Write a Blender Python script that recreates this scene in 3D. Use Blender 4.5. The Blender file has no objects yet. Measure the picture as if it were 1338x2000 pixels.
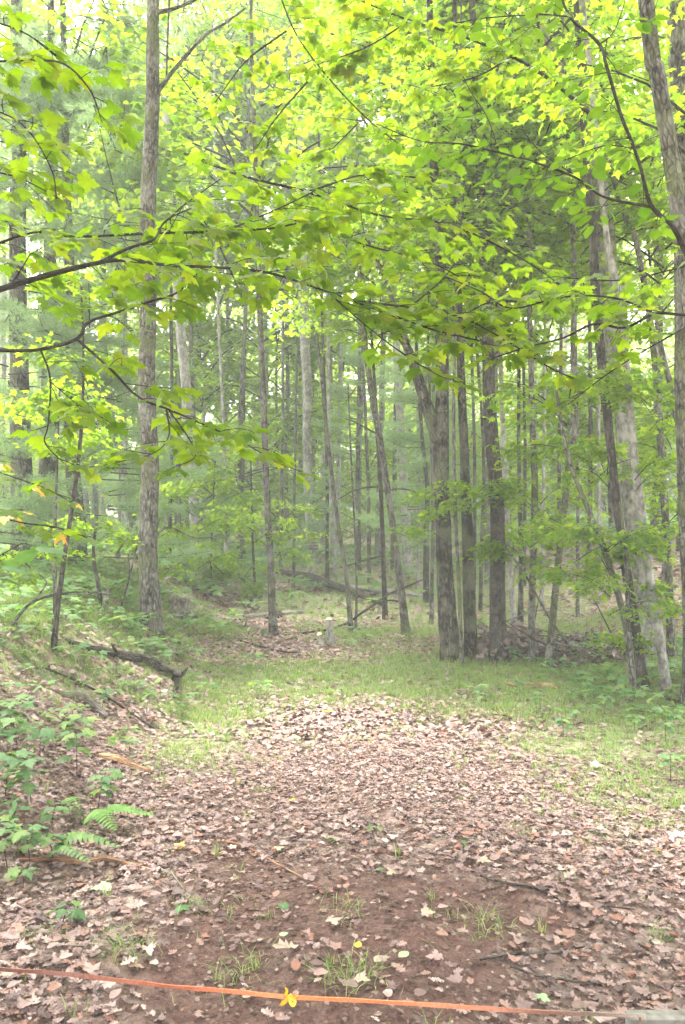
import bpy, math, random
import numpy as np
from mathutils import Vector, Matrix

random.seed(7)
RNG = np.random.default_rng(7)
PI = math.pi
scene = bpy.context.scene
COL = scene.collection

# ------------------------------------------------------------------ camera
FPX, W, H = 1500.0, 1338.0, 2000.0
CAM_H = 1.55
PITCH = math.atan(50 / FPX)
cam_d = bpy.data.cameras.new('camera')
cam_d.sensor_fit = 'VERTICAL'
cam_d.sensor_height = 36.0
cam_d.lens = 36.0 * FPX / H
cam_d.clip_start = 0.05
cam_d.clip_end = 2000
cam = bpy.data.objects.new('camera', cam_d)
cam.location = (0, 0, CAM_H)
cam.rotation_euler = (PI / 2 + PITCH, 0, 0)
COL.objects.link(cam)
scene.camera = cam

# ------------------------------------------------------------------ world, sun, exposure
SUN_EL, SUN_AZ = math.radians(68), math.radians(-25)      # azimuth from +Y towards +X
world = bpy.data.worlds.new('World')
scene.world = world
world.use_nodes = True
wn = world.node_tree
wn.nodes.clear()
wo = wn.nodes.new('ShaderNodeOutputWorld')
wb = wn.nodes.new('ShaderNodeBackground')
wb.inputs['Strength'].default_value = 0.15
sky = wn.nodes.new('ShaderNodeTexSky')
sky.sky_type = 'NISHITA'
sky.sun_disc = False
sky.sun_elevation = SUN_EL
sky.sun_rotation = SUN_AZ
sky.dust_density = 3.0
sky.air_density = 1.0
hs = wn.nodes.new('ShaderNodeHueSaturation')
hs.inputs['Saturation'].default_value = 0.12
hs.inputs['Value'].default_value = 1.0
wn.links.new(sky.outputs[0], hs.inputs['Color'])
wn.links.new(hs.outputs[0], wb.inputs['Color'])
wn.links.new(wb.outputs[0], wo.inputs['Surface'])
sun_d = bpy.data.lights.new('sun', 'SUN')
sun_d.energy = 1.5
sun_d.angle = math.radians(14)
sun_d.color = (1.0, 0.95, 0.88)
sun = bpy.data.objects.new('sun', sun_d)
sdir = Vector((math.sin(SUN_AZ) * math.cos(SUN_EL), math.cos(SUN_AZ) * math.cos(SUN_EL), math.sin(SUN_EL)))
sun.rotation_euler = sdir.to_track_quat('Z', 'Y').to_euler()
sun.location = (0, 0, 40)
COL.objects.link(sun)
scene.view_settings.view_transform = 'Standard'
scene.view_settings.look = 'None'
scene.view_settings.exposure = 3.8
scene.view_settings.gamma = 1.0
scene.view_settings.use_curve_mapping = False
scene.cycles.max_bounces = 12
scene.cycles.diffuse_bounces = 9
scene.cycles.transmission_bounces = 8
scene.cycles.volume_bounces = 1
scene.cycles.volume_step_rate = 4

# ------------------------------------------------------------------ helpers
def unproject(px, py, Y):
    """Point of the place at forward distance Y seen along a pixel of the photograph."""
    u, v = (px - W / 2) / FPX, (H / 2 - py) / FPX
    cy, cz = math.cos(PITCH) - v * math.sin(PITCH), math.sin(PITCH) + v * math.cos(PITCH)
    s = Y / cy
    return Vector((u * s, Y, CAM_H + cz * s))

_lat = RNG.random((256, 256))
def noise2(x, y, f=1.0, off=0):
    x = np.asarray(x, float) * f + 37.3 + off; y = np.asarray(y, float) * f + 91.7 + off
    xi, yi = np.floor(x).astype(int), np.floor(y).astype(int)
    fx, fy = x - xi, y - yi
    fx, fy = fx * fx * (3 - 2 * fx), fy * fy * (3 - 2 * fy)
    a, b = _lat[xi % 256, yi % 256], _lat[(xi + 1) % 256, yi % 256]
    c, d = _lat[xi % 256, (yi + 1) % 256], _lat[(xi + 1) % 256, (yi + 1) % 256]
    return (a * (1 - fx) + b * fx) * (1 - fy) + (c * (1 - fx) + d * fx) * fy

def sstep(a, b, x):
    t = np.clip((np.asarray(x, float) - a) / (b - a), 0, 1)
    return t * t * (3 - 2 * t)

GY = [-300, 0, 9, 11, 13, 16, 18, 22, 30, 45, 80, 150, 400]
GZ = [-1, 0, 0, .15, .28, .5, .66, .85, 1.1, 1.5, 3.2, 7, 12]
def ground_z(x, y):
    x = np.asarray(x, float); y = np.asarray(y, float)
    z = np.interp(y, GY, GZ)
    bank = 0.88 * sstep(0, 2.2, -1.15 - x - 0.12 * np.clip(y - 9, 0, 30)) * (1 - 0.55 * sstep(12, 20, y))
    right = 0.85 * sstep(2.6, 6.5, x) * sstep(9, 17, y) + 0.12 * sstep(2.2, 4.5, x)
    lump = 0.10 * (noise2(x, y, .9) - .5) + 0.05 * (noise2(x, y, 2.7, 5) - .5) + .018 * (noise2(x, y, 9, 11) - .5)
    rut = -0.035 * np.exp(-((x + .45) / .25) ** 2) - 0.035 * np.exp(-((x - .85) / .3) ** 2)
    return z + bank + right + lump * (1 + sstep(10, 30, y) * 2) + rut * (1 - sstep(7, 9, y))

def gz(x, y): return float(ground_z(x, y))

def ground_hit(px, py):
    y = 1.6
    while y < 120:
        p = unproject(px, py, y)
        if p.z <= gz(p.x, p.y): return p
        y += 0.02 + y * 0.003
    return unproject(px, py, 30)

def mesh_obj(name, V, faces, mats, parent=None, matidx=None, attrs=None, smooth=False, link=True):
    """faces: list of (n,k) int arrays."""
    me = bpy.data.meshes.new(name)
    V = np.asarray(V, np.float32)
    me.vertices.add(len(V)); me.vertices.foreach_set('co', V.ravel())
    tot = sum(f.size for f in faces); npoly = sum(len(f) for f in faces)
    me.loops.add(tot); me.polygons.add(npoly)
    me.loops.foreach_set('vertex_index', np.concatenate([f.ravel() for f in faces]).astype(np.int32))
    sizes = np.concatenate([np.full(len(f), f.shape[1]) for f in faces])
    starts = np.concatenate([[0], np.cumsum(sizes)[:-1]])
    me.polygons.foreach_set('loop_start', starts.astype(np.int32))
    if matidx is not None: me.polygons.foreach_set('material_index', np.asarray(matidx, np.int32))
    me.polygons.foreach_set('use_smooth', np.full(npoly, bool(smooth)))
    for k, (typ, arr) in (attrs or {}).items():
        a = me.attributes.new(k, typ, 'POINT')
        a.data.foreach_set('vector' if typ == 'FLOAT_VECTOR' else 'value', np.asarray(arr, np.float32).ravel())
    me.update(calc_edges=True)
    for m in (mats if isinstance(mats, (list, tuple)) else [mats]): me.materials.append(m)
    o = bpy.data.objects.new(name, me)
    if parent is not None: o.parent = parent
    if link: COL.objects.link(o)
    return o

def tag(o, label=None, cat=None, group=None, kind=None):
    if label: o['label'] = label
    if cat: o['category'] = cat
    if group: o['group'] = group
    if kind: o['kind'] = kind
    return o

def empty(name, loc, label, cat, group=None):
    o = bpy.data.objects.new(name, None)
    o.empty_display_size = .1
    o.location = loc
    COL.objects.link(o)
    return tag(o, label, cat, group)

def smooth_path(P, n):
    """Catmull-Rom through rows of P (any width), n samples."""
    P = np.asarray(P, float)
    if len(P) == 2:
        t = np.linspace(0, 1, n)[:, None]
        return P[0] * (1 - t) + P[1] * t
    Q = np.vstack([2 * P[0] - P[1], P, 2 * P[-1] - P[-2]])
    seg = np.linalg.norm(np.diff(P[:, :3], axis=0), axis=1)
    cum = np.concatenate([[0], np.cumsum(seg)]); cum /= cum[-1]
    t = np.linspace(0, 1, n)
    i = np.clip(np.searchsorted(cum, t, side='right') - 1, 0, len(P) - 2)
    u = ((t - cum[i]) / np.maximum(cum[i + 1] - cum[i], 1e-9))[:, None]
    p0, p1, p2, p3 = Q[i], Q[i + 1], Q[i + 2], Q[i + 3]
    return .5 * ((2 * p1) + (-p0 + p2) * u + (2 * p0 - 5 * p1 + 4 * p2 - p3) * u ** 2 + (-p0 + 3 * p1 - 3 * p2 + p3) * u ** 3)

def tube(P, R, segs=8, rough=0.0, seed=0, cap=True, rs=None):
    """P (n,3), R (n,). Returns V, faces, bark coordinates."""
    P = np.asarray(P, float); R = np.asarray(R, float)
    n = len(P)
    T = np.gradient(P, axis=0); T /= np.linalg.norm(T, axis=1)[:, None] + 1e-12
    ref = np.array([0, 0, 1.0]) if abs(T[0][2]) < .8 else np.array([0, 1.0, 0])
    Nn = np.zeros_like(P); a = np.cross(T[0], ref); a /= np.linalg.norm(a)
    for i in range(n):
        a = a - T[i] * a.dot(T[i]); a /= np.linalg.norm(a); Nn[i] = a
    B = np.cross(T, Nn)
    th = np.linspace(0, 2 * PI, segs, endpoint=False)
    s = np.concatenate([[0], np.cumsum(np.linalg.norm(np.diff(P, axis=0), axis=1))])
    rr = R[:, None] * np.ones(segs)[None]
    if rough > 0:
        r0 = max(float(R.max()), 1e-4)
        cx, cy = np.cos(th)[None] * 1.3 + seed * 3.1, np.sin(th)[None] * 1.3
        rr = rr * (1 + rough * 2 * (noise2(cx + s[:, None] / (r0 * 3), cy + s[:, None] / (r0 * 5), 1.6, seed) - .5)
                     + rough * (noise2(cx * 3 + s[:, None] / (r0 * 1.2), cy * 3, 2.0, seed + 9) - .5))
    V = P[:, None] + rr[..., None] * (np.cos(th)[None, :, None] * Nn[:, None] + np.sin(th)[None, :, None] * B[:, None])
    bc = np.stack([np.broadcast_to(np.cos(th)[None] * R[:, None], rr.shape), np.broadcast_to(np.sin(th)[None] * R[:, None], rr.shape),
                   np.broadcast_to(s[:, None], rr.shape)], -1) + np.array([seed * 1.7, seed * .9, seed * 5.3])
    i = np.arange(n - 1)[:, None] * segs; j = np.arange(segs)[None]; j2 = (j + 1) % segs
    Fq = np.stack([i + j, i + j2, i + segs + j2, i + segs + j], -1).reshape(-1, 4)
    V = V.reshape(-1, 3); bc = bc.reshape(-1, 3)
    faces = [Fq]
    if cap:
        c0, c1 = len(V), len(V) + 1
        V = np.vstack([V, P[0], P[-1]]); bc = np.vstack([bc, bc[:1], bc[-1:]])
        jj = np.arange(segs); k2 = (jj + 1) % segs
        faces.append(np.concatenate([np.stack([np.full(segs, c0), k2, jj], -1),
                                     np.stack([np.full(segs, c1), (n - 1) * segs + jj, (n - 1) * segs + k2], -1)]))
    return V, faces, bc

class Soup:
    def __init__(s): s.V, s.F, s.M, s.B, s.n = [], [], [], [], 0
    def add(s, V, faces, mat=0, bc=None):
        for f in faces:
            s.F.append(f + s.n); s.M.append(np.full(len(f), mat))
        s.V.append(V); s.B.append(bc if bc is not None else np.zeros((len(V), 3))); s.n += len(V)
    def build(s, name, mats, parent=None, smooth=False, link=True):
        # group by face size while keeping material indices aligned
        return mesh_obj(name, np.vstack(s.V), s.F, mats, parent, np.concatenate(s.M), {'bc': ('FLOAT_VECTOR', np.vstack(s.B))}, smooth, link)

def rot_from(dirv, nrm):
    """(N,3,3) matrices whose columns are x (side), y (along dirv), z (close to nrm)."""
    y = dirv / (np.linalg.norm(dirv, axis=1)[:, None] + 1e-9)
    x = np.cross(y, nrm); x /= np.linalg.norm(x, axis=1)[:, None] + 1e-9
    z = np.cross(x, y)
    return np.stack([x, y, z], -1)

def scatter(template, pos, R, scale):
    tv, tf = template
    N = len(pos)
    V = np.einsum('nij,kj->nki', R, tv) * np.asarray(scale).reshape(-1, 1, 1) + pos[:, None]
    F = (tf[None] + (np.arange(N) * len(tv))[:, None, None]).reshape(-1, 3)
    return V.reshape(-1, 3), [F]

# ------------------------------------------------------------------ materials
def new_mat(name):
    m = bpy.data.materials.new(name); m.use_nodes = True
    nt = m.node_tree; nt.nodes.clear()
    return m, nt, nt.nodes.new('ShaderNodeOutputMaterial')

def ramp(nt, stops, fac=None, interp='LINEAR'):
    r = nt.nodes.new('ShaderNodeValToRGB'); e = r.color_ramp; e.interpolation = interp
    while len(e.elements) < len(stops): e.elements.new(.5)
    for el, (p, c) in zip(e.elements, stops):
        el.position = p; el.color = (*c, 1)
    if fac is not None: nt.links.new(fac, r.inputs[0])
    return r

def math_node(nt, op, a, b=None):
    n = nt.nodes.new('ShaderNodeMath'); n.operation = op
    for k, v in ((0, a), (1, b)):
        if v is None: continue
        if isinstance(v, (int, float)): n.inputs[k].default_value = v
        else: nt.links.new(v, n.inputs[k])
    return n.outputs[0]

def rand_value(nt):
    g = nt.nodes.new('ShaderNodeNewGeometry'); o = nt.nodes.new('ShaderNodeObjectInfo')
    return math_node(nt, 'FRACT', math_node(nt, 'ADD', g.outputs['Random Per Island'], math_node(nt, 'MULTIPLY', o.outputs['Random'], 7.31)))

def leaf_mat(name, stops, trans_scale=(2.2, 2.3, .8), fac=.5, rough=.45, spec=.35):
    m, nt, out = new_mat(name)
    rv = rand_value(nt)
    r = ramp(nt, stops, rv)
    tc = nt.nodes.new('ShaderNodeNewGeometry')
    nz = nt.nodes.new('ShaderNodeTexNoise'); nz.inputs['Scale'].default_value = 35
    nt.links.new(tc.outputs['Position'], nz.inputs['Vector'])
    mv = nt.nodes.new('ShaderNodeMix'); mv.data_type = 'RGBA'; mv.blend_type = 'MULTIPLY'; mv.inputs['Factor'].default_value = .35
    nt.links.new(r.outputs[0], mv.inputs['A'])
    gr = ramp(nt, [(.3, (.55, .55, .55)), (.7, (1.25, 1.25, 1.1))], nz.outputs[0])
    nt.links.new(gr.outputs[0], mv.inputs['B'])
    p = nt.nodes.new('ShaderNodeBsdfPrincipled')
    p.inputs['Roughness'].default_value = rough
    p.inputs['Specular IOR Level'].default_value = spec
    nt.links.new(mv.outputs['Result'], p.inputs['Base Color'])
    if fac > 0:
        t = nt.nodes.new('ShaderNodeBsdfTranslucent')
        mm = nt.nodes.new('ShaderNodeMix'); mm.data_type = 'RGBA'; mm.blend_type = 'MULTIPLY'; mm.inputs['Factor'].default_value = 1
        nt.links.new(mv.outputs['Result'], mm.inputs['A']); mm.inputs['B'].default_value = (*trans_scale, 1)
        nt.links.new(mm.outputs['Result'], t.inputs['Color'])
        mx = nt.nodes.new('ShaderNodeMixShader'); mx.inputs[0].default_value = fac
        nt.links.new(p.outputs[0], mx.inputs[1]); nt.links.new(t.outputs[0], mx.inputs[2])
        nt.links.new(mx.outputs[0], out.inputs[0])
    else:
        nt.links.new(p.outputs[0], out.inputs[0])
    return m

def bark_mat(name, dark, mid, light, moss=None, scale=1.0, furrow=1.0, lichen=.5, stretch=.34):
    m, nt, out = new_mat(name)
    a = nt.nodes.new('ShaderNodeAttribute'); a.attribute_name = 'bc'
    oi = nt.nodes.new('ShaderNodeObjectInfo')
    mp = nt.nodes.new('ShaderNodeMapping'); mp.inputs['Scale'].default_value = (1, 1, stretch)
    nt.links.new(a.outputs['Vector'], mp.inputs['Vector'])
    off = math_node(nt, 'MULTIPLY', oi.outputs['Random'], 50)
    cb = nt.nodes.new('ShaderNodeCombineXYZ'); nt.links.new(off, cb.inputs[2]); nt.links.new(cb.outputs[0], mp.inputs['Location'])
    n1 = nt.nodes.new('ShaderNodeTexNoise'); n1.inputs['Scale'].default_value = 38 * scale; n1.inputs['Detail'].default_value = 5
    nt.links.new(mp.outputs[0], n1.inputs['Vector'])
    v1 = nt.nodes.new('ShaderNodeTexVoronoi'); v1.feature = 'DISTANCE_TO_EDGE'; v1.inputs['Scale'].default_value = 30 * scale
    nt.links.new(mp.outputs[0], v1.inputs['Vector'])
    crack = ramp(nt, [(0, (0, 0, 0)), (.14, (1, 1, 1))], v1.outputs['Distance'])
    n2 = nt.nodes.new('ShaderNodeTexNoise'); n2.inputs['Scale'].default_value = 5; n2.inputs['Detail'].default_value = 4
    nt.links.new(a.outputs['Vector'], n2.inputs['Vector'])
    n4 = nt.nodes.new('ShaderNodeTexNoise'); n4.inputs['Scale'].default_value = 13 * scale; n4.inputs['Detail'].default_value = 6; n4.inputs['Roughness'].default_value = .65
    mp2 = nt.nodes.new('ShaderNodeMapping'); mp2.inputs['Scale'].default_value = (1, 1, .6); nt.links.new(a.outputs['Vector'], mp2.inputs['Vector']); nt.links.new(mp2.outputs[0], n4.inputs['Vector'])
    bmix = math_node(nt, 'ADD', math_node(nt, 'MULTIPLY', n1.outputs[0], .5), math_node(nt, 'MULTIPLY', n4.outputs[0], .5))
    base = ramp(nt, [(.38, dark), (.49, mid), (.60, light)], bmix)
    mc = nt.nodes.new('ShaderNodeMix'); mc.data_type = 'RGBA'; mc.blend_type = 'MULTIPLY'; mc.inputs['Factor'].default_value = .6 * furrow
    nt.links.new(base.outputs[0], mc.inputs['A']); nt.links.new(crack.outputs[0], mc.inputs['B'])
    lf = ramp(nt, [(.5, (0, 0, 0)), (.62, (lichen, lichen, lichen))], n2.outputs[0])
    ml = nt.nodes.new('ShaderNodeMix'); ml.data_type = 'RGBA'
    nt.links.new(lf.outputs[0], ml.inputs['Factor']); nt.links.new(mc.outputs['Result'], ml.inputs['A'])
    ml.inputs['B'].default_value = (light[0] * 1.25, light[1] * 1.3, light[2] * 1.22, 1)
    res = ml.outputs['Result']
    if moss:
        n3 = nt.nodes.new('ShaderNodeTexNoise'); n3.inputs['Scale'].default_value = 3.3; n3.inputs['Detail'].default_value = 6
        nt.links.new(a.outputs['Vector'], n3.inputs['Vector'])
        mf = ramp(nt, [(.5, (0, 0, 0)), (.64, (.75, .75, .75))], n3.outputs[0])
        mo = nt.nodes.new('ShaderNodeMix'); mo.data_type = 'RGBA'
        nt.links.new(mf.outputs[0], mo.inputs['Factor']); nt.links.new(res, mo.inputs['A']); mo.inputs['B'].default_value = (*moss, 1)
        res = mo.outputs['Result']
    p = nt.nodes.new('ShaderNodeBsdfPrincipled'); p.inputs['Roughness'].default_value = .9; p.inputs['Specular IOR Level'].default_value = .15
    nt.links.new(res, p.inputs['Base Color'])
    hgt = math_node(nt, 'ADD', math_node(nt, 'MULTIPLY', crack.outputs[0], furrow), math_node(nt, 'MULTIPLY', bmix, 2.5))
    bp = nt.nodes.new('ShaderNodeBump'); bp.inputs['Strength'].default_value = .9; bp.inputs['Distance'].default_value = .018
    nt.links.new(hgt, bp.inputs['Height']); nt.links.new(bp.outputs[0], p.inputs['Normal'])
    nt.links.new(p.outputs[0], out.inputs[0])
    return m

def flat_mat(name, stops, scale=20, rough=.8, trans=0, spec=.3):
    m, nt, out = new_mat(name)
    tc = nt.nodes.new('ShaderNodeTexCoord')
    n = nt.nodes.new('ShaderNodeTexNoise'); n.inputs['Scale'].default_value = scale; n.inputs['Detail'].default_value = 5
    nt.links.new(tc.outputs['Object'], n.inputs['Vector'])
    r = ramp(nt, stops, n.outputs[0])
    p = nt.nodes.new('ShaderNodeBsdfPrincipled'); p.inputs['Roughness'].default_value = rough; p.inputs['Specular IOR Level'].default_value = spec
    nt.links.new(r.outputs[0], p.inputs['Base Color'])
    bp = nt.nodes.new('ShaderNodeBump'); bp.inputs['Strength'].default_value = .3; bp.inputs['Distance'].default_value = .004
    nt.links.new(n.outputs[0], bp.inputs['Height']); nt.links.new(bp.outputs[0], p.inputs['Normal'])
    nt.links.new(p.outputs[0], out.inputs[0])
    return m

M_LEAF = leaf_mat('maple_leaf_green', [(0, (.055, .105, .02)), (.5, (.085, .14, .02)), (.85, (.11, .16, .022)), (1, (.14, .17, .03))], (2.5, 2.4, .2), .56, .55, .2)
M_CROWN = leaf_mat('crown_leaf_green', [(0, (.06, .115, .025)), (.5, (.09, .145, .03)), (1, (.13, .17, .035))], (2.85, 2.8, .5), .65, .6, .15)
M_FARLEAF = leaf_mat('far_leaf_green', [(0, (.075, .125, .03)), (.5, (.10, .155, .038)), (1, (.125, .17, .045))], (3.4, 3.2, .9), .62)
M_BEECH = leaf_mat('beech_leaf_green', [(0, (.04, .085, .015)), (1, (.075, .125, .02))], (2.6, 2.6, .4), .5, .55, .2)
M_NEEDLE = leaf_mat('pine_needle_green', [(0, (.11, .17, .075)), (.5, (.15, .215, .10)), (1, (.18, .245, .12))], (2.2, 2.3, 1.9), .4, .5)
M_HERB = leaf_mat('herb_leaf_green', [(0, (.07, .14, .05)), (.6, (.11, .19, .07)), (1, (.17, .23, .07))], (2, 2.1, .8), .35, .6, .15)
M_GRASS = leaf_mat('grass_green', [(0, (.10, .165, .04)), (.6, (.155, .23, .065)), (.9, (.22, .27, .1)), (1, (.3, .27, .14))], (1.8, 1.9, .8), .35, .5)
M_LITTER = leaf_mat('dry_leaf_brown', [(0, (.06, .035, .03)), (.2, (.12, .073, .066)), (.45, (.20, .13, .12)), (.66, (.25, .17, .155)), (.8, (.19, .08, .05)), (.93, (.28, .20, .18)), (1, (.35, .27, .24))], (1, .8, .6), .12, .55, .35)
M_CRUMB = leaf_mat('leaf_crumbs', [(0, (.04, .025, .02)), (.6, (.10, .062, .052)), (.9, (.15, .10, .085)), (1, (.24, .18, .15))], (1, .8, .6), .05, .8, .1)
M_YELLOW = leaf_mat('yellow_leaf', [(0, (.55, .3, .03)), (1, (.6, .38, .05))], (1, 1, .8), .25)
M_PALEGREEN = leaf_mat('fallen_green_leaf', [(0, (.2, .32, .16)), (1, (.28, .36, .2))], (1, 1, .8), .2, .6, .15)
M_PALE = leaf_mat('pale_dry_leaf', [(0, (.27, .21, .155)), (1, (.33, .27, .22))], (1, 1, .8), .15)
M_BARK_GREY = bark_mat('bark_grey', (.028, .024, .020), (.082, .073, .061), (.175, .16, .14), moss=(.09, .10, .04))
M_BARK_PALE = bark_mat('bark_pale_smooth', (.085, .076, .067), (.16, .148, .13), (.25, .235, .21), scale=.7, furrow=.25, lichen=.6, stretch=.6)
M_BARK_DARK = bark_mat('bark_dark_furrowed', (.010, .008, .006), (.036, .030, .023), (.12, .105, .083), moss=(.10, .11, .06), furrow=1.2)
M_BARK_BROWN = bark_mat('bark_brown', (.020, .016, .013), (.050, .041, .034), (.088, .076, .065), furrow=.8, lichen=.3)
M_TWIG = bark_mat('twig_bark', (.014, .011, .009), (.026, .021, .017), (.05, .042, .035), scale=2, furrow=.2, lichen=.2)
M_ROT = bark_mat('rotten_wood', (.03, .024, .018), (.09, .075, .062), (.2, .175, .15), moss=(.10, .12, .05), furrow=.6, stretch=.08)
M_ROTRED = bark_mat('red_rotten_wood', (.1, .05, .03), (.26, .13, .07), (.38, .24, .15), furrow=.6, stretch=.1)
M_CUT = flat_mat('fresh_cut_wood', [(.3, (.55, .36, .2)), (.7, (.7, .5, .33))], 40)

# ground material
def ground_material():
    m, nt, out = new_mat('forest_floor')
    g = nt.nodes.new('ShaderNodeNewGeometry')
    pos = g.outputs['Position']
    n1 = nt.nodes.new('ShaderNodeTexNoise'); n1.inputs['Scale'].default_value = 9; n1.inputs['Detail'].default_value = 8; n1.inputs['Roughness'].default_value = .7
    nt.links.new(pos, n1.inputs['Vector'])
    soil = ramp(nt, [(.3, (.055, .029, .024)), (.5, (.115, .062, .05)), (.7, (.17, .103, .085))], n1.outputs[0])
    ng = nt.nodes.new('ShaderNodeTexNoise'); ng.inputs['Scale'].default_value = 75; ng.inputs['Detail'].default_value = 6; ng.inputs['Roughness'].default_value = .8
    nt.links.new(pos, ng.inputs['Vector'])
    sg = nt.nodes.new('ShaderNodeMix'); sg.data_type = 'RGBA'; sg.blend_type = 'MULTIPLY'; sg.inputs['Factor'].default_value = .85
    nt.links.new(soil.outputs[0], sg.inputs['A']); nt.links.new(ramp(nt, [(.36, (.35, .33, .32)), (.5, (.95, .95, .95)), (.62, (1.5, 1.4, 1.35))], ng.outputs[0]).outputs[0], sg.inputs['B'])
    v = nt.nodes.new('ShaderNodeTexVoronoi'); v.inputs['Scale'].default_value = 17; v.inputs['Randomness'].default_value = 1
    nt.links.new(pos, v.inputs['Vector'])
    sep = nt.nodes.new('ShaderNodeSeparateColor'); nt.links.new(v.outputs['Color'], sep.inputs[0])
    lit = ramp(nt, [(0, (.10, .06, .045)), (.4, (.24, .165, .135)), (.7, (.32, .23, .19)), (1, (.44, .36, .30))], sep.outputs[0])
    al = nt.nodes.new('ShaderNodeAttribute'); al.attribute_name = 'litter'
    ag = nt.nodes.new('ShaderNodeAttribute'); ag.attribute_name = 'green'
    m1 = nt.nodes.new('ShaderNodeMix'); m1.data_type = 'RGBA'
    nt.links.new(al.outputs['Fac'], m1.inputs['Factor']); nt.links.new(sg.outputs['Result'], m1.inputs['A']); nt.links.new(lit.outputs[0], m1.inputs['B'])
    n2 = nt.nodes.new('ShaderNodeTexNoise'); n2.inputs['Scale'].default_value = 6; n2.inputs['Detail'].default_value = 7; n2.inputs['Roughness'].default_value = .75
    nt.links.new(pos, n2.inputs['Vector'])
    gc = ramp(nt, [(.3, (.09, .13, .045)), (.5, (.14, .19, .07)), (.7, (.2, .23, .11))], n2.outputs[0])
    gm = math_node(nt, 'MULTIPLY', ag.outputs['Fac'], ramp(nt, [(.38, (0, 0, 0)), (.56, (1, 1, 1))], n2.outputs[0]).outputs[0])
    m2 = nt.nodes.new('ShaderNodeMix'); m2.data_type = 'RGBA'
    nt.links.new(gm, m2.inputs['Factor']); nt.links.new(m1.outputs['Result'], m2.inputs['A']); nt.links.new(gc.outputs[0], m2.inputs['B'])
    p = nt.nodes.new('ShaderNodeBsdfPrincipled'); p.inputs['Roughness'].default_value = .95; p.inputs['Specular IOR Level'].default_value = .1
    nt.links.new(m2.outputs['Result'], p.inputs['Base Color'])
    bp = nt.nodes.new('ShaderNodeBump'); bp.inputs['Strength'].default_value = .8; bp.inputs['Distance'].default_value = .03
    nt.links.new(math_node(nt, 'ADD', math_node(nt, 'ADD', n1.outputs[0], ng.outputs[0]), math_node(nt, 'MULTIPLY', sep.outputs[1], al.outputs['Fac'])), bp.inputs['Height']); nt.links.new(bp.outputs[0], p.inputs['Normal'])
    nt.links.new(p.outputs[0], out.inputs[0])
    return m

# ------------------------------------------------------------------ leaf shapes
def mirror(right, base=(0, 0)):
    r = list(right)
    l = [(-x, y) for x, y in reversed(r[:-1])]
    return [base] + r + l

def leaf_template(outline, fold=.25, bend=.25, wave=0.0, centre=(0, .35), seed=0, curl=0.0):
    rg = np.random.default_rng(seed)
    o = np.array([centre] + outline, float)
    z = -fold * np.abs(o[:, 0]) - bend * (o[:, 1] - .2) ** 2 + wave * (rg.random(len(o)) - .5)
    z = z + curl * (o[:, 0] ** 2) * 2.5
    V = np.column_stack([o[:, 0], o[:, 1], z])
    k = len(outline)
    F = np.array([[0, 1 + i, 1 + (i + 1) % k] for i in range(k)])
    return V, F

MAPLE = [(.10, -.07), (.36, -.03), (.29, .12), (.42, .18), (.60, .40), (.42, .40), (.38, .55), (.19, .50), (.24, .70), (.13, .78), (0, 1.03)]
MAPLE_LO = [(.36, -.02), (.22, .2), (.56, .42), (.2, .5), (0, 1)]
OVAL = [(.2, .12), (.32, .35), (.3, .6), (.15, .85), (0, 1)]
OAK = [(.05, .02), (.12, .15), (.27, .22), (.12, .33), (.34, .42), (.13, .52), (.33, .66), (.13, .75), (.17, .9), (0, 1)]
LEAFS_HI = [leaf_template(mirror(MAPLE), f, b, w, seed=i) for i, (f, b, w) in enumerate([(.15, .3, .06), (.35, .45, .08), (.05, .15, .10), (.25, .6, .06)])]
LEAFS_MID = [leaf_template(mirror(MAPLE_LO), f, b, w, seed=i) for i, (f, b, w) in enumerate([(.2, .3, .05), (.35, .5, .1)])]
LEAF_OVAL = leaf_template(mirror(OVAL), .15, .3, .03)
KITE = (np.array([[0, 0, 0], [.42, .45, -.1], [0, 1, -.15], [-.42, .45, -.1]]), np.array([[0, 1, 2], [0, 2, 3]]))
STAR = leaf_template(mirror([(.4, .05), (.55, .45), (.0, 1)]), .2, .3, .0)
LITTER_T = [leaf_template(mirror(MAPLE), .1, .1, .22, seed=11, curl=.3), leaf_template(mirror(OAK), .0, -.3, .16, seed=12, curl=.8), leaf_template(mirror(OAK), .3, .5, .14, seed=13),
            leaf_template(mirror(MAPLE), -.3, .5, .25, seed=14, curl=.4), leaf_template(mirror(OVAL), .0, -.4, .15, seed=15, curl=1.0), leaf_template(mirror(OAK), -.3, -.2, .2, seed=16)]
LITTER_T = [(v * np.array([1, 1, .55]), f) for v, f in LITTER_T]
LITTER_LO = [leaf_template(mirror([(.3, .1), (.35, .55), (0, 1)]), .2, -.4, .2, seed=21, curl=.5), leaf_template(mirror([(.45, .0), (.5, .5), (0, .9)]), -.2, .4, .25, seed=22)]

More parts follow.
